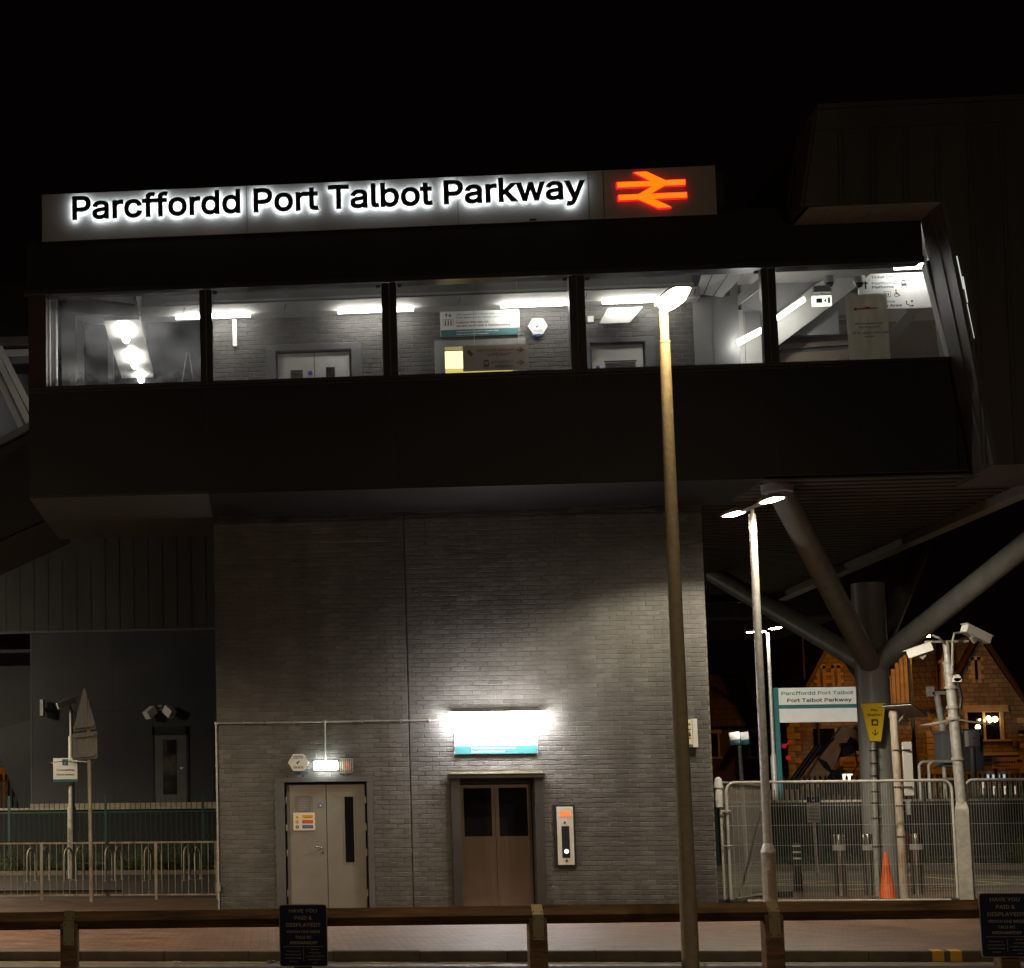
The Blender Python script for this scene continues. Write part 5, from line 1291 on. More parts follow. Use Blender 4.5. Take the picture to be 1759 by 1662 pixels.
wp = thing('notice_pole', 'white pole with rust stains, a solar panel on top and a white notice board', 'pole', (10.245, 1.6, 0))
MB().cyl((10.255, 1.6, -.05), (10.235, 1.6, 3.0), .062, n=18).cyl((10.235, 1.6, 3.0), (10.235, 1.6, 3.12), .07, n=18).build('pole', M['rustpole'], wp, smooth=True)
MB().obox((10.205, 1.35, 3.20), (10.625, 1.8, 3.03), .45, .022).build('solar_panel', M['darkglass'], wp)
MB().obox((10.200, 1.35, 3.185), (10.620, 1.8, 3.015), .47, .016).obox((10.245, 1.6, 2.85), (10.425, 1.6, 3.08), .02, .02).build('solar_frame', M['galv'], wp)
MB().obox((10.325, 1.545, 2.165), (10.485, 1.585, 2.165), .025, .87).build('notice_board', M['white'], wp, bevel=.01)
for z in (1.85, 2.45): MB().cyl((10.245, 1.6, z), (10.245, 1.6, z+.03), .068, n=16).obox((10.245, 1.54, z+.015), (10.445, 1.54, z+.015), .02, .03).build('pole_strap', M['trim'], wp)
for z in (1.05, 1.55): MB().cyl((10.25, 1.6, z), (10.25, 1.6, z+.025), .068, n=16).build('pole_strap', M['trim'], wp)
MB().box(10.335, 10.385, 1.5, 1.53, 1.42, 1.66).build('small_plate', M['galv'], wp)

pys = thing('pay_station_sign', 'yellow tapered pay station sign on a thin grey post before the column', 'sign', (10.75, 4.15, 0))
MB().cyl((10.72, 4.2, -.05), (10.78, 4.2, 2.78), .05, n=16).build('post', M['galv'], pys, smooth=True)
for z in (.85, 1.35, 1.62, 1.82, 2.1, 2.32, 2.55): MB().cyl((10.72+.02*z, 4.2, z), (10.72+.02*z, 4.2, z+.03), .058, n=14).box(10.80, 10.85, 4.17, 4.19, z, z+.03).build('band_clip', M['trim'], pys)
MB().prism([(10.59, 3.40), (11.01, 3.40), (10.895, 2.73), (10.705, 2.73)], 4.12, 4.14).build('sign_plate', M['yellow'], pys)
p = MB(); yy = 4.1188
p.text('Pay', 10.805, 3.265, yy, .085, width=.115, off=.0015).text('Station', 10.805, 3.175, yy, .085, width=.25, off=.0015)
p.box(10.748, 10.862, yy-.001, yy, 3.005, 3.12); p.prism([(10.772, 3.03), (10.838, 3.03), (10.842, 3.075), (10.815, 3.10), (10.785, 3.085), (10.768, 3.06)], yy-.002, yy-.001, 1)
p.box(10.795, 10.811, yy-.001, yy, 2.835, 2.945); p.obox((10.803, yy-.0005, 2.832), (10.75, yy-.0005, 2.885), .001, .016); p.obox((10.803, yy-.0005, 2.832), (10.856, yy-.0005, 2.885), .001, .016)
p.build('print', [M['blackprint'], M['yellow']], pys)

def bollard(x, y, label):
    t = thing('steel_bollard', label, 'bollard', (x, y, 0), 'stainless steel bollards')
    MB().lathe((x, y, 0), [(.104, -.05), (.104, .80)], n=28).lathe((x, y, 0), [(.104, .90), (.104, 1.06), (.098, 1.085), (.08, 1.09)], n=28).build('bollard_tube', M['inox'], t, smooth=True)
    MB().lathe((x, y, 0), [(.106, .80), (.106, .90)], n=28).build('reflective_band', M['signgrey'], t, smooth=True)
    return t
b0 = bollard(10.2, 4.48, 'shiny steel bollard standing alone left of the thick column')
dup(b0, (10.73, 4.55, 0), 'steel bollard mostly hidden behind the pay station post')
dup(b0, (11.62, 4.75, 0), 'shiny steel bollard right of the rusty white pole')
bb = thing('black_bollard', 'black bollard with three pale bands near the yellow hatching', 'bollard', (10.1, 6.62, 0))
MB().lathe((10.1, 6.62, 0), [(.085, -.05), (.085, .3), (.072, .34), (.072, .88), (.065, .90), (.03, .91)], n=20).build('bollard_tube', M['black'], bb, smooth=True)
for z in (.60, .72, .84): MB().lathe((10.1, 6.62, z), [(.0735, 0), (.0735, .035)], n=20).build('pale_band', M['white'], bb)

cn = thing('traffic_cone', 'orange traffic cone on a black square base inside the mesh fence', 'cone', (10.2, 2.19, 0))
MB().lathe((10.2, 2.19, 0), [(.145, .05), (.14, .07), (.128, .10), (.085, .40), (.034, .76), (.032, .80), (.022, .81)], n=28).build('cone_body', M['orangep'], cn, smooth=True)
MB().slab([(9.97, 2.0), (10.0, 1.96), (10.4, 1.96), (10.43, 2.0), (10.43, 2.38), (10.4, 2.42), (10.0, 2.42), (9.97, 2.38)], .0, .055).build('cone_base', M['rubber'], cn, bevel=.012)

og = thing('barrier_sign', 'orange framed red and white barrier sign seen at a slant by the steel bollard', 'sign', (11.4, 4.6, 0))
MB().obox((11.30, 4.5, 1.10), (11.50, 4.95, 1.10), .04, .05).obox((11.49, 4.92, 1.12), (11.49, 4.92, .58), .05, .05, up=(1, 0, 0)).build('orange_frame', M['orangep'], og)
MB().obox((11.33, 4.55, .83), (11.38, 4.66, .83), .02, .46).build('white_stripe', M['white'], og)
MB().obox((11.385, 4.67, .83), (11.44, 4.80, .83), .02, .46).build('red_stripe', M['redp'], og)
MB().obox((11.445, 4.81, .83), (11.47, 4.87, .83), .02, .46).box(11.44, 11.50, 4.90, 4.96, -.02, .6).build('stand', M['trim'], og)

pk = thing('parking_notice', 'small grey parking notice on a post behind the mesh fence', 'sign', (12.75, 14, 0))
MB().cyl((12.75, 14, -.05), (12.72, 14, 1.62), .035, n=12).build('post', M['galv'], pk, smooth=True)
MB().box(12.57, 12.86, 13.93, 13.95, 1.28, 1.87).box(12.57, 12.86, 13.927, 13.93, 1.74, 1.87, 1).build('sign_plate', [M['signgrey'], M['navy']], pk)
p = MB()
for k, s_ in enumerate(('Pay and', 'display', 'parking', 'Talu ac', 'arddangos')): p.text(s_, 12.715, 1.66-k*.08, 13.925, .06, off=.001, width=.03*len(s_))
p.text('P', 12.715, 1.77, 13.9255, .08, mi=1); p.build('print', [M['blackprint'], M['white']], pk)

rn = thing('name_post', 'thin post with two small white and teal plates beside the brick tower', 'sign', (13.1, 20, 0))
MB().cyl((12.55, 19.1, -.05), (12.50, 19.1, 3.35), .05, n=12).build('post', M['galv'], rn, smooth=True)
for c_, d_, lbl in (((12.36, 19.0), (.55, -.2), ''), ((12.62, 19.02), (.5, .35), '')):
    p0 = Vector((c_[0]-d_[0]*.22, c_[1]-d_[1]*.22, 3.55)); p1 = Vector((c_[0]+d_[0]*.22, c_[1]+d_[1]*.22, 3.58))
    MB().obox(p0, p1, .02, .2).obox(p0-Vector((0, 0, .17)), p1-Vector((0, 0, .17)), .02, .14, mi=1).build('plate', [M['white'], M['teal']], rn)

# ================================================================== GREEN FENCES AND THE PLATFORM
def wavy_fence(xa, xb, y, label):
    t = thing('green_fence', label, 'fence', ((xa+xb)/2, y, 0), 'green wavy bar fences')
    m_ = MB(); x = xa; i = 0; rr2 = random.Random(int(xa*10)+500)
    while x < xb:
        if i % 2:
            pts = [(x, y, .1), (x, y, .60), (x+.05, y, .72), (x-.03, y, .88), (x+.045, y, 1.02), (x, y, 1.18), (x, y, 2.15)]
            if rr2.random() < .35: pts = [(a-(a-x)*1.7, b, c) for a, b, c in pts]
        else: pts = [(x, y, .1), (x, y, 2.12)]
        m_.tube(pts, .0125, n=5); x += .144; i += 1
    m_.build('wavy_bars', M['tealgreen'], t)
    MB().box(xa, xb, y-.02, y+.02, .28, .33).box(xa, xb, y-.02, y+.02, 1.72, 1.76).build('cross_rail', M['tealgreen'], t)
    x = xa+1.0
    while x < xb:
        MB().box(x-.035, x+.035, y-.035, y+.035, -.05, 2.22).build('fence_post', M['tealgreen'], t); x += 2.75
wavy_fence(-11, .2, 20.8, 'green fence of wavy bars behind the cycle hoops, left of the tower')
wavy_fence(8.5, 24, 20.8, 'green fence of wavy bars behind the mesh panels, right of the tower')

def palisade(xa, xb, y, zb, zt, label):
    t = thing('palisade_fence', label, 'fence', ((xa+xb)/2, y, zb), 'black palisade fences behind the platform')
    m_ = MB(); x = xa
    while x < xb:
        m_.prism([(x, zb), (x+.085, zb), (x+.085, zt-.08), (x+.042, zt), (x, zt-.08)], y, y+.03); x += .175
    m_.build('pales', M['black'], t)
    MB().box(xa, xb, y+.03, y+.07, zt-.30, zt-.24).box(xa, xb, y+.03, y+.07, zb+.1, zb+.16).build('cross_rail', M['black'], t)
palisade(17.5, 31, 33.2, 1.85, 2.86, 'black palisade fence behind the platform, orange light showing through its gaps')
palisade(-14, -8.0, 33.2, 1.85, 3.25, 'black palisade fence at the far left edge with an orange wall behind')

ns = thing('station_name_board', 'white bilingual station name board on teal posts at the platform edge', 'sign', (16.2, 24.4, 1.9))
for x in (15.03, 17.50): MB().box(x-.065, x+.065, 24.36, 24.44, 1.9, 5.22).build('post', M['teal'], ns)
MB().box(15.10, 17.43, 24.37, 24.43, 4.71, 5.21).build('name_panel', M['white'], ns)
MB().box(15.10, 17.43, 24.368, 24.43, 4.60, 4.705).build('teal_band', M['teal'], ns)
MB().box(15.10, 17.43, 24.37, 24.43, 4.19, 4.595).build('lower_panel', M['white'], ns)
MB().text('Parcffordd Port Talbot', 16.20, 5.0, 24.368, .19, width=2.04, off=.003, mi=0).text('Port Talbot Parkway', 16.25, 4.79, 24.368, .19, width=1.84, off=.004, mi=1).build('lettering', [M['greenprint'], M['blackprint']], ns)

ec = thing('equipment_cabinet', 'dark grey equipment cabinet on legs beside the right hand camera mast', 'cabinet', (20.6, 26, 1.9))
MB().box(20.15, 20.72, 25.7, 26.3, 2.88, 3.90).box(20.1, 20.77, 25.65, 26.35, 3.88, 3.95).build('cabinet_body', M['midgrey'], ec, bevel=.015)
MB().box(20.75, 21.35, 25.75, 26.25, 2.75, 4.0).build('cabinet_side', M['charcoal'], ec, bevel=.015)
lg = MB()
for x in (20.25, 20.62): lg.cyl((x, 25.9, 1.85), (x, 25.9, 2.9), .06)
lg.build('cabinet_leg', M['galvdull'], ec)
MB().cyl((20.33, 26, 3.9), (20.2, 26, 5.1), .1, .09, n=14).box(20.05, 20.42, 25.9, 26.1, 5.05, 5.15).build('cabinet_stack', M['galvdull'], ec)
MB().box(19.93, 20.1, 25.9, 26.1, 5.0, 5.3).build('sensor_head', M['galvdull'], ec)
for i, x in enumerate((19.35, 19.62)):
    t = thing('steel_hoop', ('outer' if i == 0 else 'inner')+' grey tube hoop left of the equipment cabinet', 'barrier', (x, 25.4, 1.9), 'tube hoops by the cabinet')
    tag(t, t['label'], 'barrier')
    MB().tube([(x, 25.4, 1.85), (x, 25.4, 2.9), (x+.04, 25.4, 2.98), (x+.12, 25.4, 3.02), (x+.7, 25.4, 3.02)], .045).build('tube', M['galvdull'], t, smooth=True)
    MB().tube([(x+.05, 25.4, 2.5), (x+.7, 25.4, 2.5)], .035).build('cross_tube', M['galvdull'], t, smooth=True)
fb = thing('feeder_box', 'pale box on a dark post right of the camera mast', 'cabinet', (20.5, 24.9, 1.9))
MB().cyl((20.70, 24.9, 1.85), (20.70, 24.9, 3.45), .07, n=12).build('post', M['midgrey'], fb)
MB().box(20.53, 20.87, 24.75, 25.0, 3.43, 3.9).build('box', M['signgrey'], fb, bevel=.02)
MB().tube([(20.63, 24.745, 3.66), (20.70, 24.745, 3.69), (20.77, 24.745, 3.66)], .008).build('symbol', M['blackprint'], fb)

# ---- building on the far platform
fbd = thing('far_platform_building', 'dark clad two storey building on the platform behind the cycle bay', 'building', (-3, 26, 1.9))
fw = MB().box(-7.27, 5.5, 25.62, 32, 1.9, 7.42); fw.build('ground_floor_wall', M['charcoal'], fbd)
jt = MB().box(-4.7, -4.685, 25.615, 25.62, 1.9, 7.4).box(-7.27, 5, 25.615, 25.62, 4.90, 4.915).box(-7.29, -7.25, 25.6, 25.62, 1.9, 7.42, 1)
jt.build('panel_joint', [M['black'], M['midgrey']], fbd)
MB().box(-7.3, 5.5, 25.5, 25.62, 1.9, 2.05).build('plinth', M['coping'], fbd)
MB().box(-3.47, -3.40, 25.57, 25.62, 2.05, 4.40).box(-2.42, -2.35, 25.57, 25.62, 2.05, 4.40).box(-3.47, -2.35, 25.57, 25.62, 4.15, 4.40).build('door_frame', M['black'], fbd)
dr = MB().box(-3.40, -2.42, 25.58, 25.61, 2.05, 4.13); drr = dr.build('door', M['midgrey'], fbd)
MB().box(-3.15, -2.72, 25.57, 25.58, 2.3, 4.0).build('door_glass', M['darkglass'], drr)
MB().box(-2.60, -2.48, 25.55, 25.58, 3.1, 3.13).build('handle', M['inox'], drr)
MB().box(-1.60, -1.50, 25.57, 25.62, 2.05, 4.4).build('door_frame', M['black'], fbd)
fc_ = MB().prism([(-10.5, 7.46), (17.5, 7.46), (17.5, 11.4), (-3.6, 11.4), (-10.5, 9.6)], 25.45, 32.5)
for k in range(62):
    x = -10.3+k*.45
    fc_.box(x, x+.018, 25.425, 25.45, 7.47, 9.7 if x < -5 else 11.2)
fc_.build('seamed_cladding', pm('far_seamed_cladding', (.05, .047, .041), .5, metal=.2, var=.2, vscale=.7, stretch=(2, 2, .3)), fbd)  # seamed cladding in a darker tone for the far building
MB().box(-10.5, 17.5, 25.40, 25.5, 7.38, 7.455).build('cladding_trim', M['midgrey'], fbd)
MB().box(-12, -7.3, 26.5, 32, 6.9, 7.0).build('canopy_soffit', M['soffit'], fbd)
MB().box(-12, -7.3, 31, 31.1, 3.4, 6.9).build('side_wall', M['fascia'], fbd)
MB().prism([(-9.4, 4.6), (-7.28, 5.2), (-7.28, 1.9), (-8.3, 1.9)], 30.6, 30.8).build('grey_return_wall', M['charcoal'], fbd)
fl = thing('wall_bracket', 'pale upright plate bracket fixed to the dark wall, left of the sign poles', 'fitting', (-6.85, 25.3, 5))
MB().box(-6.90, -6.80, 24.9, 25.4, 4.76, 5.26).build('plate', M['white'], fl)
MB().box(-6.88, -6.82, 25.4, 25.615, 4.95, 5.05).build('arm', M['galvdull'], fl)
tw = thing('twin_floodlight', 'pair of pale square floodlights on the dark wall over the platform door', 'lamp', (-3.2, 25.4, 4.9))
for p0, p1 in (((-3.62, 25.15, 4.72), (-3.40, 25.35, 4.93)), ((-2.80, 25.15, 4.74), (-3.02, 25.35, 4.95))):
    MB().obox(p0, p1, .24, .26).build('lamp_head', M['white'], tw, bevel=.02)
MB().box(-3.28, -3.14, 25.45, 25.62, 4.94, 5.08).obox((-3.45, 25.4, 4.9), (-2.98, 25.4, 4.92), .04, .04).build('mount', M['galvdull'], tw)
sp_ = thing('raking_prop', 'dark raking prop at the far left edge in front of the orange wall', 'prop', (-9.2, 33.9, 1.9))
MB().cyl((-9.95, 33.8, 6.4), (-8.55, 33.8, 1.7), .28, n=18).build('tube', M['trim'], sp_, smooth=True)
MB().cyl((-8.55, 33.8, 1.5), (-8.55, 33.8, 1.75), .4, n=18).build('foot', M['trim'], sp_)

# ================================================================== STREET BEYOND THE PLATFORM
sh = thing('stone_house', 'old stone house with gables lit orange by a street lamp beyond the fence', 'house', (28, 50, 1.45))
HY = 50
MB().prism([(22.9, 1.4), (34.2, 1.4), (34.2, 3.9), (33.05, 6.05), (31.1, 9.35), (29.25, 6.2), (26.9, 6.2), (25.0, 9.3), (22.9, 5.7)], HY, HY+8).build('stone_wall', M['stone'], sh)
MB().add([(25.0, HY-.25, 9.45), (31.1, HY-.1, 9.45), (31.1, HY-.35, 6.2), (25.0, HY-.35, 6.2)], [(3, 2, 1, 0)]).add([(26.2, HY+.2, 6.9), (29.4, HY+.2, 6.9), (29.9, HY+3, 9.6), (25.5, HY+3, 9.6)], [(0, 1, 2, 3)]) if False else None
MB().add([(26.55, HY-.3, 6.1), (29.25, HY-.3, 6.1), (30.4, HY+2.6, 9.3), (25.2, HY+2.6, 9.3), (26.55, HY-.2, 6.0), (29.25, HY-.2, 6.0)], [(0, 1, 2, 3), (0, 4, 5, 1)]).build('tiled_roof', M['tile'], sh)
vb = MB()
for k in range(7): vb.box(26.75+k*.18, 26.9+k*.18, HY-.42, HY-.36, 5.7, 7.0+k*.28)
vb.build('hanging_boards', M['dressed'], sh)
pieces('barge_board', M['brownpost'], sh, [MB().obox((29.1, HY-.35, 5.95), (31.1, HY-.35, 9.45), .3, .18), MB().obox((33.2, HY-.35, 5.75), (31.1, HY-.35, 9.45), .3, .10), MB().obox((22.75, HY-.3, 5.4), (25.0, HY-.3, 9.4), .25, .16), MB().obox((27.1, HY-.3, 5.9), (25.0, HY-.3, 9.4), .25, .16)])
MB().prism([(29.36, 6.9), (29.80, 6.9), (29.80, 8.1), (29.6, 8.75), (29.40, 8.1)], HY-.6, HY-.36).prism([(29.28, 8.05), (29.9, 8.05), (29.85, 8.2), (29.35, 8.2)], HY-.66, HY-.36).build('pinnacle', M['dressed'], sh)
MB().box(22.9, 23.0, HY-.05, HY, 1.4, 1.5).build('wall_foot', M['dressed'], sh)
qn, qn2, qn3 = MB(), MB(), MB()
for k in range(14):
    z = 1.9+k*.27; w_ = .55 if k % 2 else .3
    if z < 5.5: qn.box(22.88, 22.88+w_, HY-.05, HY, z, z+.24)
    if z < 6.0: qn2.box(28.75 if z < 5 else 29.0, (28.75 if z < 5 else 29.0)+w_+.12, HY-.08, HY-.01, z, z+.24)
    if 1.9 < z < 5.9: qn3.box(33.15-w_, 33.15, HY-.05, HY, z, z+.24)
pieces('quoin', M['dressed'], sh, [qn, qn2, qn3])
def slit(x, z0, z1):
    s_ = MB().box(x-.06, x+.06, HY-.07, HY-.005, z0, z1, 1); n = 6; h = (z1-z0+.3)/n
    for k in range(n):
        w_ = .32 if k % 2 else .2; z = z0-.15+k*h
        s_.box(x-w_, x-.06, HY-.06, HY, z, z+h-.015); s_.box(x+.06, x+w_, HY-.06, HY, z, z+h-.015)
    s_.box(x-.2, x+.2, HY-.06, HY, z1, z1+.18)
    s_.build('slit_window', [M['dressed'], M['black']], sh)
slit(31.0, 7.35, 8.2); slit(24.45, 7.3, 7.95); slit(25.07, 7.3, 7.95)
wn = MB().box(30.35, 32.2, HY-.16, HY, 5.92, 6.22).box(30.3, 32.25, HY-.2, HY, 4.64, 4.72).box(30.40, 30.52, HY-.08, HY, 4.72, 5.92).box(31.85, 32.0, HY-.1, HY, 4.72, 5.92).box(31.15, 31.25, HY-.08, HY, 4.72, 5.92)
wi = wn.build('window', M['dressed'], sh)
MB().box(30.5, 31.86, HY-.05, HY-.01, 4.72, 5.92).build('pane', M['darkglass'], wi)
bu = MB()
for x, z, r in ((31.35, 5.66, .10), (31.62, 5.60, .13), (30.98, 5.58, .05), (31.2, 5.56, .04), (31.40, 5.50, .06)): bu.lathe((x, HY-.15, z-r), [(.01, 0), (r*.8, r*.4), (r, r), (r*.8, r*1.6), (.01, r*2)], n=10)
bu.build('bulb', M['spark'], wi)
bu = MB()
for x, z, r in ((30.15, 5.18, .11), (30.12, 5.02, .13)): bu.lathe((x, HY-2, z-r), [(.01, 0), (r*.8, r*.4), (r, r), (r*.8, r*1.6), (.01, r*2)], n=10)
bu.build('entrance_lamp', M['spark'], sh)
MB().box(30.1, 32.4, HY-.4, HY, 4.02, 4.16).box(30.6, 32.9, HY-.12, HY, 1.9, 2.05).build('string_course', M['dressed'], sh)
w2 = MB().box(24.0, 25.9, HY-.05, HY, 4.3, 5.3).box(24.9, 25.0, HY-.08, HY-.05, 4.3, 5.3, 1).box(23.9, 26.0, HY-.12, HY, 4.15, 4.3, 1)
w2.build('window', [M['darkglass'], M['dressed']], sh)
MB().cyl((24.2, HY-.1, 1.5), (24.2, HY-.1, 6.4), .05).cyl((23.7, HY-.1, 7.3), (23.7, HY-.1, 10.5), .06).build('drain_pipe', M['brownpost'], sh)
MB().box(32.35, 32.45, HY-.2, HY, 4.4, 4.7).box(32.3, 33.0, HY-.05, HY, 4.55, 4.65).box(32.28, 32.98, HY-.05, HY, 4.95, 5.3).build('wall_plaque', M['brownsign'], sh)
lw = MB()
for x, w_, z0, z1, mi in ((30.9, .12, 2.35, 2.95, 0), (31.15, .45, 2.9, 3.2, 1), (31.7, .3, 2.9, 3.2, 1), (31.35, .2, 2.1, 2.7, 0), (31.75, .2, 2.1, 2.7, 0), (32.2, .12, 2.1, 2.7, 0), (32.8, .22, 2.1, 2.8, 0)): lw.box(x, x+w_, HY-.1, HY-.06, z0, z1, mi)
lw.build('lit_window', [em('warm_shop_light', (1., .82, .55), .55), M['coolscreen']], sh)
for x0, x1, z0, z1, lb, tx in ((24.75, 26.05, 3.46, 4.02, 'tan letting board on the stone house left of the thick column', 'ments'), (31.05, 32.62, 3.44, 3.92, 'tan letting board on the stone house at the right edge', '')):
    t = thing('letting_board', lb, 'sign', ((x0+x1)/2, HY-1, z0))
    MB().box(x0, x1, HY-1.05, HY-1, z0, z1).build('board', M['signbuff'], t)
    p = MB()
    if tx: p.text(tx, x0+.08, z0+.23, HY-1.055, .26, 'LEFT', .004, width=.5).box(x0+.74, x0+.9, HY-1.056, HY-1.051, z0+.22, z0+.36).box(x0+1.0, x0+1.26, HY-1.056, HY-1.051, z0+.26, z0+.34).box(x0+.15, x0+.6, HY-1.056, HY-1.051, z0+.08, z0+.12).box(x0+.74, x0+.9, HY-1.056, HY-1.051, z0+.1, z0+.16)
    else:
        for k in range(9): p.box(x0+.06+k*.1, x0+.13+k*.1, HY-1.056, HY-1.051, z0+.22, z0+.30)
        p.box(x0+1.0, x0+1.2, HY-1.056, HY-1.051, z0+.24, z0+.36).box(x0+1.28, x0+1.5, HY-1.056, HY-1.051, z0+.26, z0+.38).box(x0+.06, x0+.7, HY-1.056, HY-1.051, z0+.08, z0+.11)
    p.build('print', M['brownpost'], t)
    MB().box(x0+.1, x0+.2, HY-1, HY-.9, 1.4, z0+.1).box(x1-.2, x1-.1, HY-1, HY-.9, 1.4, z0+.1).build('board_post', M['brownpost'], t)
gw = MB().box(19, 34, 46.9, 47.1, 1.4, 2.3); tag(gw.build('garden_wall', M['stone'], base=(26, 47, 1.4)), 'low stone garden wall in front of the old stone house', 'wall')

thh = thing('terraced_house', 'dim terraced house with a boarded window frame right of the brick tower', 'house', (19, 52, 1.45))
MB().prism([(16.5, 1.4), (22.2, 1.4), (22.2, 5.6), (16.5, 5.6)], 52, 58).build('house_wall', M['brickfar'], thh)
MB().add([(16.3, 51.7, 5.55), (22.4, 51.7, 5.55), (22.4, 55, 8.2), (16.3, 55, 8.2)], [(0, 1, 2, 3)]).build('house_roof', M['tile'], thh)
for x in (19.6, 21.75):
    f = MB().box(x-.1, x+1.0, 51.93, 52, 5.25, 5.42).box(x-.1, x+1.0, 51.93, 52, 4.1, 4.2).box(x, x+.1, 51.94, 52, 4.2, 5.25).box(x+.42, x+.5, 51.94, 52, 4.2, 5.25).box(x+.82, x+.9, 51.94, 52, 4.2, 5.25).build('window_frame', M['dressed'], thh)
    MB().box(x+.1, x+.82, 51.97, 51.995, 4.2, 5.25).build('pane', M['darkglass'], f)

rw = thing('rendered_house', 'orange lit rendered wall glimpsed at the far left edge', 'house', (-14, 40, 1.45))
MB().box(-20, -10.2, 40, 46, 1.4, 6.2).box(-10.9, -10.75, 39.9, 40, 1.4, 6).build('house_wall', M['signbuff'], rw)
MB().add([(-20.3, 39.6, 6.1), (-9.9, 39.6, 6.1), (-9.9, 43, 8.6), (-20.3, 43, 8.6)], [(0, 1, 2, 3)]).build('house_roof', M['tile'], rw)
MB().box(-11.6, -11.2, 39.95, 40, 2.0, 3.4).build('door', M['blue'], rw)

# ---- parked car on the street
car = thing('parked_car', 'dark red car whose roof shows over the fence beside the tower', 'car', (16.3, 37, 1.45))
pf_ = [(14.0, 1.75), (14.05, 2.15), (14.9, 2.3), (15.45, 2.35), (15.9, 2.82), (16.3, 2.95), (17.2, 2.95), (17.75, 2.78), (18.2, 2.35), (18.45, 2.2), (18.5, 1.75)]
pf_ = [(2*16.3-a-.3, b) for a, b in pf_]
MB().prism(pf_, 36.2, 37.8).build('body', M['carred'], car, bevel=.05, smooth=True)
MB().prism([(14.5, 2.38), (17.0, 2.38), (16.4, 2.78), (16.05, 2.86), (15.2, 2.86), (14.85, 2.74)], 36.19, 36.2).build('side_window', M['darkglass'], car)
for x in (14.7, 17.45):
    wh = MB().cyl((x, 36.17, 1.75), (x, 36.4, 1.75), .31, n=24).build('wheel', M['rubber'], car); MB().cyl((x, 36.16, 1.75), (x, 36.17, 1.75), .19, n=16).build('rim', M['galv'], wh)

# ---- digger
dg = thing('excavator', 'digger with a raised angled boom parked beyond the platform fence', 'excavator', (21, 42, 1.45))
MB().prism([(20.75, 2.35), (21.35, 2.2), (22.15, 3.3), (22.95, 4.75), (22.78, 4.92), (22.55, 4.95), (21.75, 3.85)], 41.8, 42.2).build('boom', M['rust'], dg, bevel=.03)
MB().obox((22.7, 42, 4.85), (23.9, 42, 4.2), .35, .32).obox((23.1, 42, 4.95), (24.1, 42, 4.75), .3, .16).build('dipper_arm', M['rust'], dg, bevel=.03)
MB().cyl((20.6, 41.72, 2.75), (21.7, 41.72, 4.2), .085).cyl((20.6, 42.28, 2.75), (21.7, 42.28, 4.2), .085).cyl((21.2, 41.72, 3.55), (22.2, 41.72, 4.5), .05).build('hydraulic_ram', M['black'], dg)
hz = MB()
for k in range(4): hz.tube([(21.55+.1*k, 41.74, 3.75-.05*k), (21.75+.1*k, 41.6, 3.35-.08*k), (22.15+.05*k, 41.7, 3.2-.05*k), (22.5, 41.7, 3.4)], .035, n=6)
hz.tube([(22.95, 41.7, 4.2), (23.0, 41.6, 3.4), (22.7, 41.6, 3.0), (22.3, 41.7, 3.1)], .03, n=6).tube([(22.3, 41.72, 3.6), (22.5, 41.6, 4.2), (22.9, 41.65, 4.3)], .035, n=6)
hz.build('hydraulic_hose', M['black'], dg)
MB().box(22.05, 22.5, 41.6, 42.3, 2.3, 3.2).build('bucket', M['black'], dg, bevel=.03)
MB().prism([(22.4, 4.3), (22.9, 4.35), (22.95, 3.9), (22.55, 3.75)], 41.7, 42.3).build('quick_hitch', M['black'], dg, bevel=.03)
MB().box(18.6, 20.7, 41.2, 42.9, 1.9, 2.5).build('engine_deck', M['rust'], dg, bevel=.05)
MB().box(19.9, 20.7, 41.2, 42.0, 2.5, 2.75).build('cab_base', M['black'], dg, bevel=.05)
for y in (41.1, 42.6):
    MB().slab([(18.5, y), (21.2, y), (21.2, y+.45), (18.5, y+.45)], 1.45, 1.95).build('track', M['rubber'], dg, bevel=.12)
tl = thing('traffic_light', 'traffic light showing red behind the teal sign post', 'traffic light', (21.7, 47.5, 1.45))
MB().cyl((21.75, 47.5, 1.4), (21.75, 47.5, 4.9), .06).build('post', M['black'], tl)
MB().box(21.6, 21.9, 47.35, 47.5, 3.7, 4.75).build('signal_head', M['black'], tl)
MB().cyl((21.95, 47.34, 4.45), (21.95, 47.30, 4.45), .1, n=14).cyl((22.1, 47.34, 3.95), (22.1, 47.30, 3.95), .1, n=14).obox((22.0, 47.32, 4.47), (22.25, 47.32, 4.68), .03, .06).build('red_lamp', M['redlight'], tl)
wl_ = thing('street_light_box', 'small bright white light at the fence foot left of the column', 'lamp', (22.5, 40, 1.45))
MB().box(21.9, 22.2, 39.8, 40, 2.72, 3.05).build('lens', em('white_work_light', (1., .85, .6), 2.), wl_)
MB().cyl((22.05, 40.05, 1.4), (22.05, 40.05, 3.1), .05).box(21.85, 22.25, 40, 40.08, 2.68, 3.1).build('housing', M['black'], wl_)

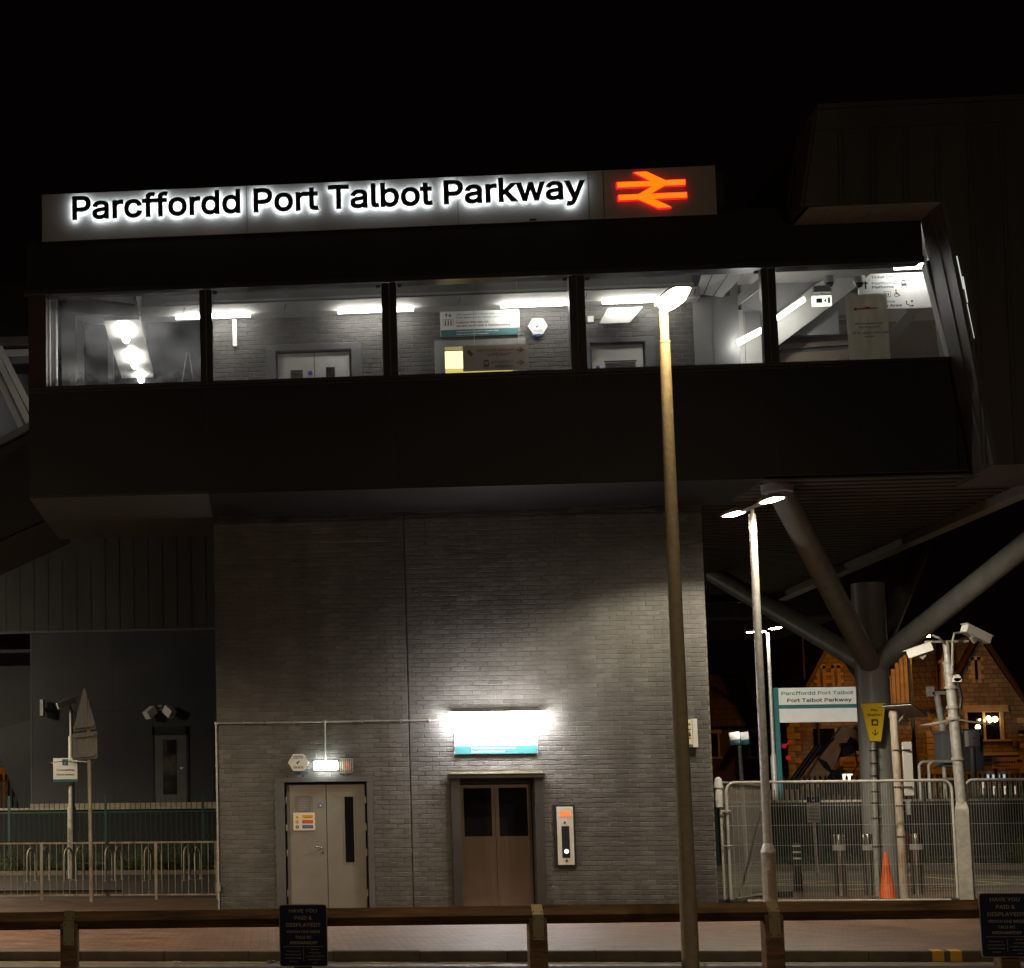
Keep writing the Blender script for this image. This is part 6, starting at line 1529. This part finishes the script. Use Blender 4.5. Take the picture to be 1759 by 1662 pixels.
# little litter on the road and pavement
for i, (x, y, z, l_, lb) in enumerate(((-.98, -8.83, -.108, .09, 'white scrap of litter in the gutter left of the notice'), (.03, -8.75, -.107, .11, 'tan leaf litter in the gutter beside the notice'), (5.15, -9.6, -.108, .05, 'small white scrap on the road right of the lamp post'), (4.4, -9.3, -.108, .05, 'white scrap in the gutter right of the lamp post'), (-3.2, -8.8, -.108, .08, 'pale scrap in the gutter at the left edge'))):
    d = MB(); rr3 = random.Random(i)
    n = 7; top = [(x+l_*math.cos(k*2*PI/n)*rr3.uniform(.35, .6), y+l_*math.sin(k*2*PI/n)*rr3.uniform(.25, .5), z+rr3.uniform(.012, .035)) for k in range(n)]
    d.add([(x+l_*.5*math.cos(k*2*PI/n), y+l_*.4*math.sin(k*2*PI/n), z) for k in range(n)]+top, [tuple(range(n, 2*n))]+[(k, (k+1) % n, n+(k+1) % n, n+k) for k in range(n)])
    tag(d.build('litter', M['paper'] if i != 1 else M['brownsign'], base=(x, y, z)), lb, 'litter')

# ================================================================== CAMERA AND RENDER SETTINGS
F, PX_, PY_ = 2920.8, 183.0, 1131.1
yaw, pit, rol = -.092124, .097585, -.0091971
cy_, sy_, cp_, sp2 = math.cos(yaw), math.sin(yaw), math.cos(pit), math.sin(pit)
fw_ = Vector((sy_*cp_, cy_*cp_, sp2)); rt = Vector((cy_, -sy_, 0)); up_ = rt.cross(fw_)
r2_ = rt*math.cos(rol)+up_*math.sin(rol); u2_ = up_*math.cos(rol)-rt*math.sin(rol)
cam = bpy.data.cameras.new('camera'); co_ = bpy.data.objects.new('camera', cam); COL.objects.link(co_)
Mx = Matrix((( r2_.x, u2_.x, -fw_.x), (r2_.y, u2_.y, -fw_.y), (r2_.z, u2_.z, -fw_.z))).to_4x4()
Mx.translation = Vector((0, -27.2, 1.37)); co_.matrix_world = Mx
cam.sensor_width = 36; cam.lens = F/1759*36
cam.shift_x = (879.5-PX_)/1759; cam.shift_y = (PY_-831)/1759
cam.clip_end = 2000; cam.clip_start = .1
scene.camera = co_
scene.render.engine = 'CYCLES'
cyc = scene.cycles
cyc.use_denoising = True; cyc.max_bounces = 7; cyc.diffuse_bounces = 3; cyc.glossy_bounces = 3; cyc.transparent_max_bounces = 10
cyc.sample_clamp_indirect = 4; cyc.caustics_reflective = False; cyc.caustics_refractive = False; cyc.use_light_tree = True
vs_ = scene.view_settings; vs_.view_transform = 'Standard'; vs_.look = 'None'; vs_.gamma = 1; vs_.exposure = 0; vs_.use_curve_mapping = False
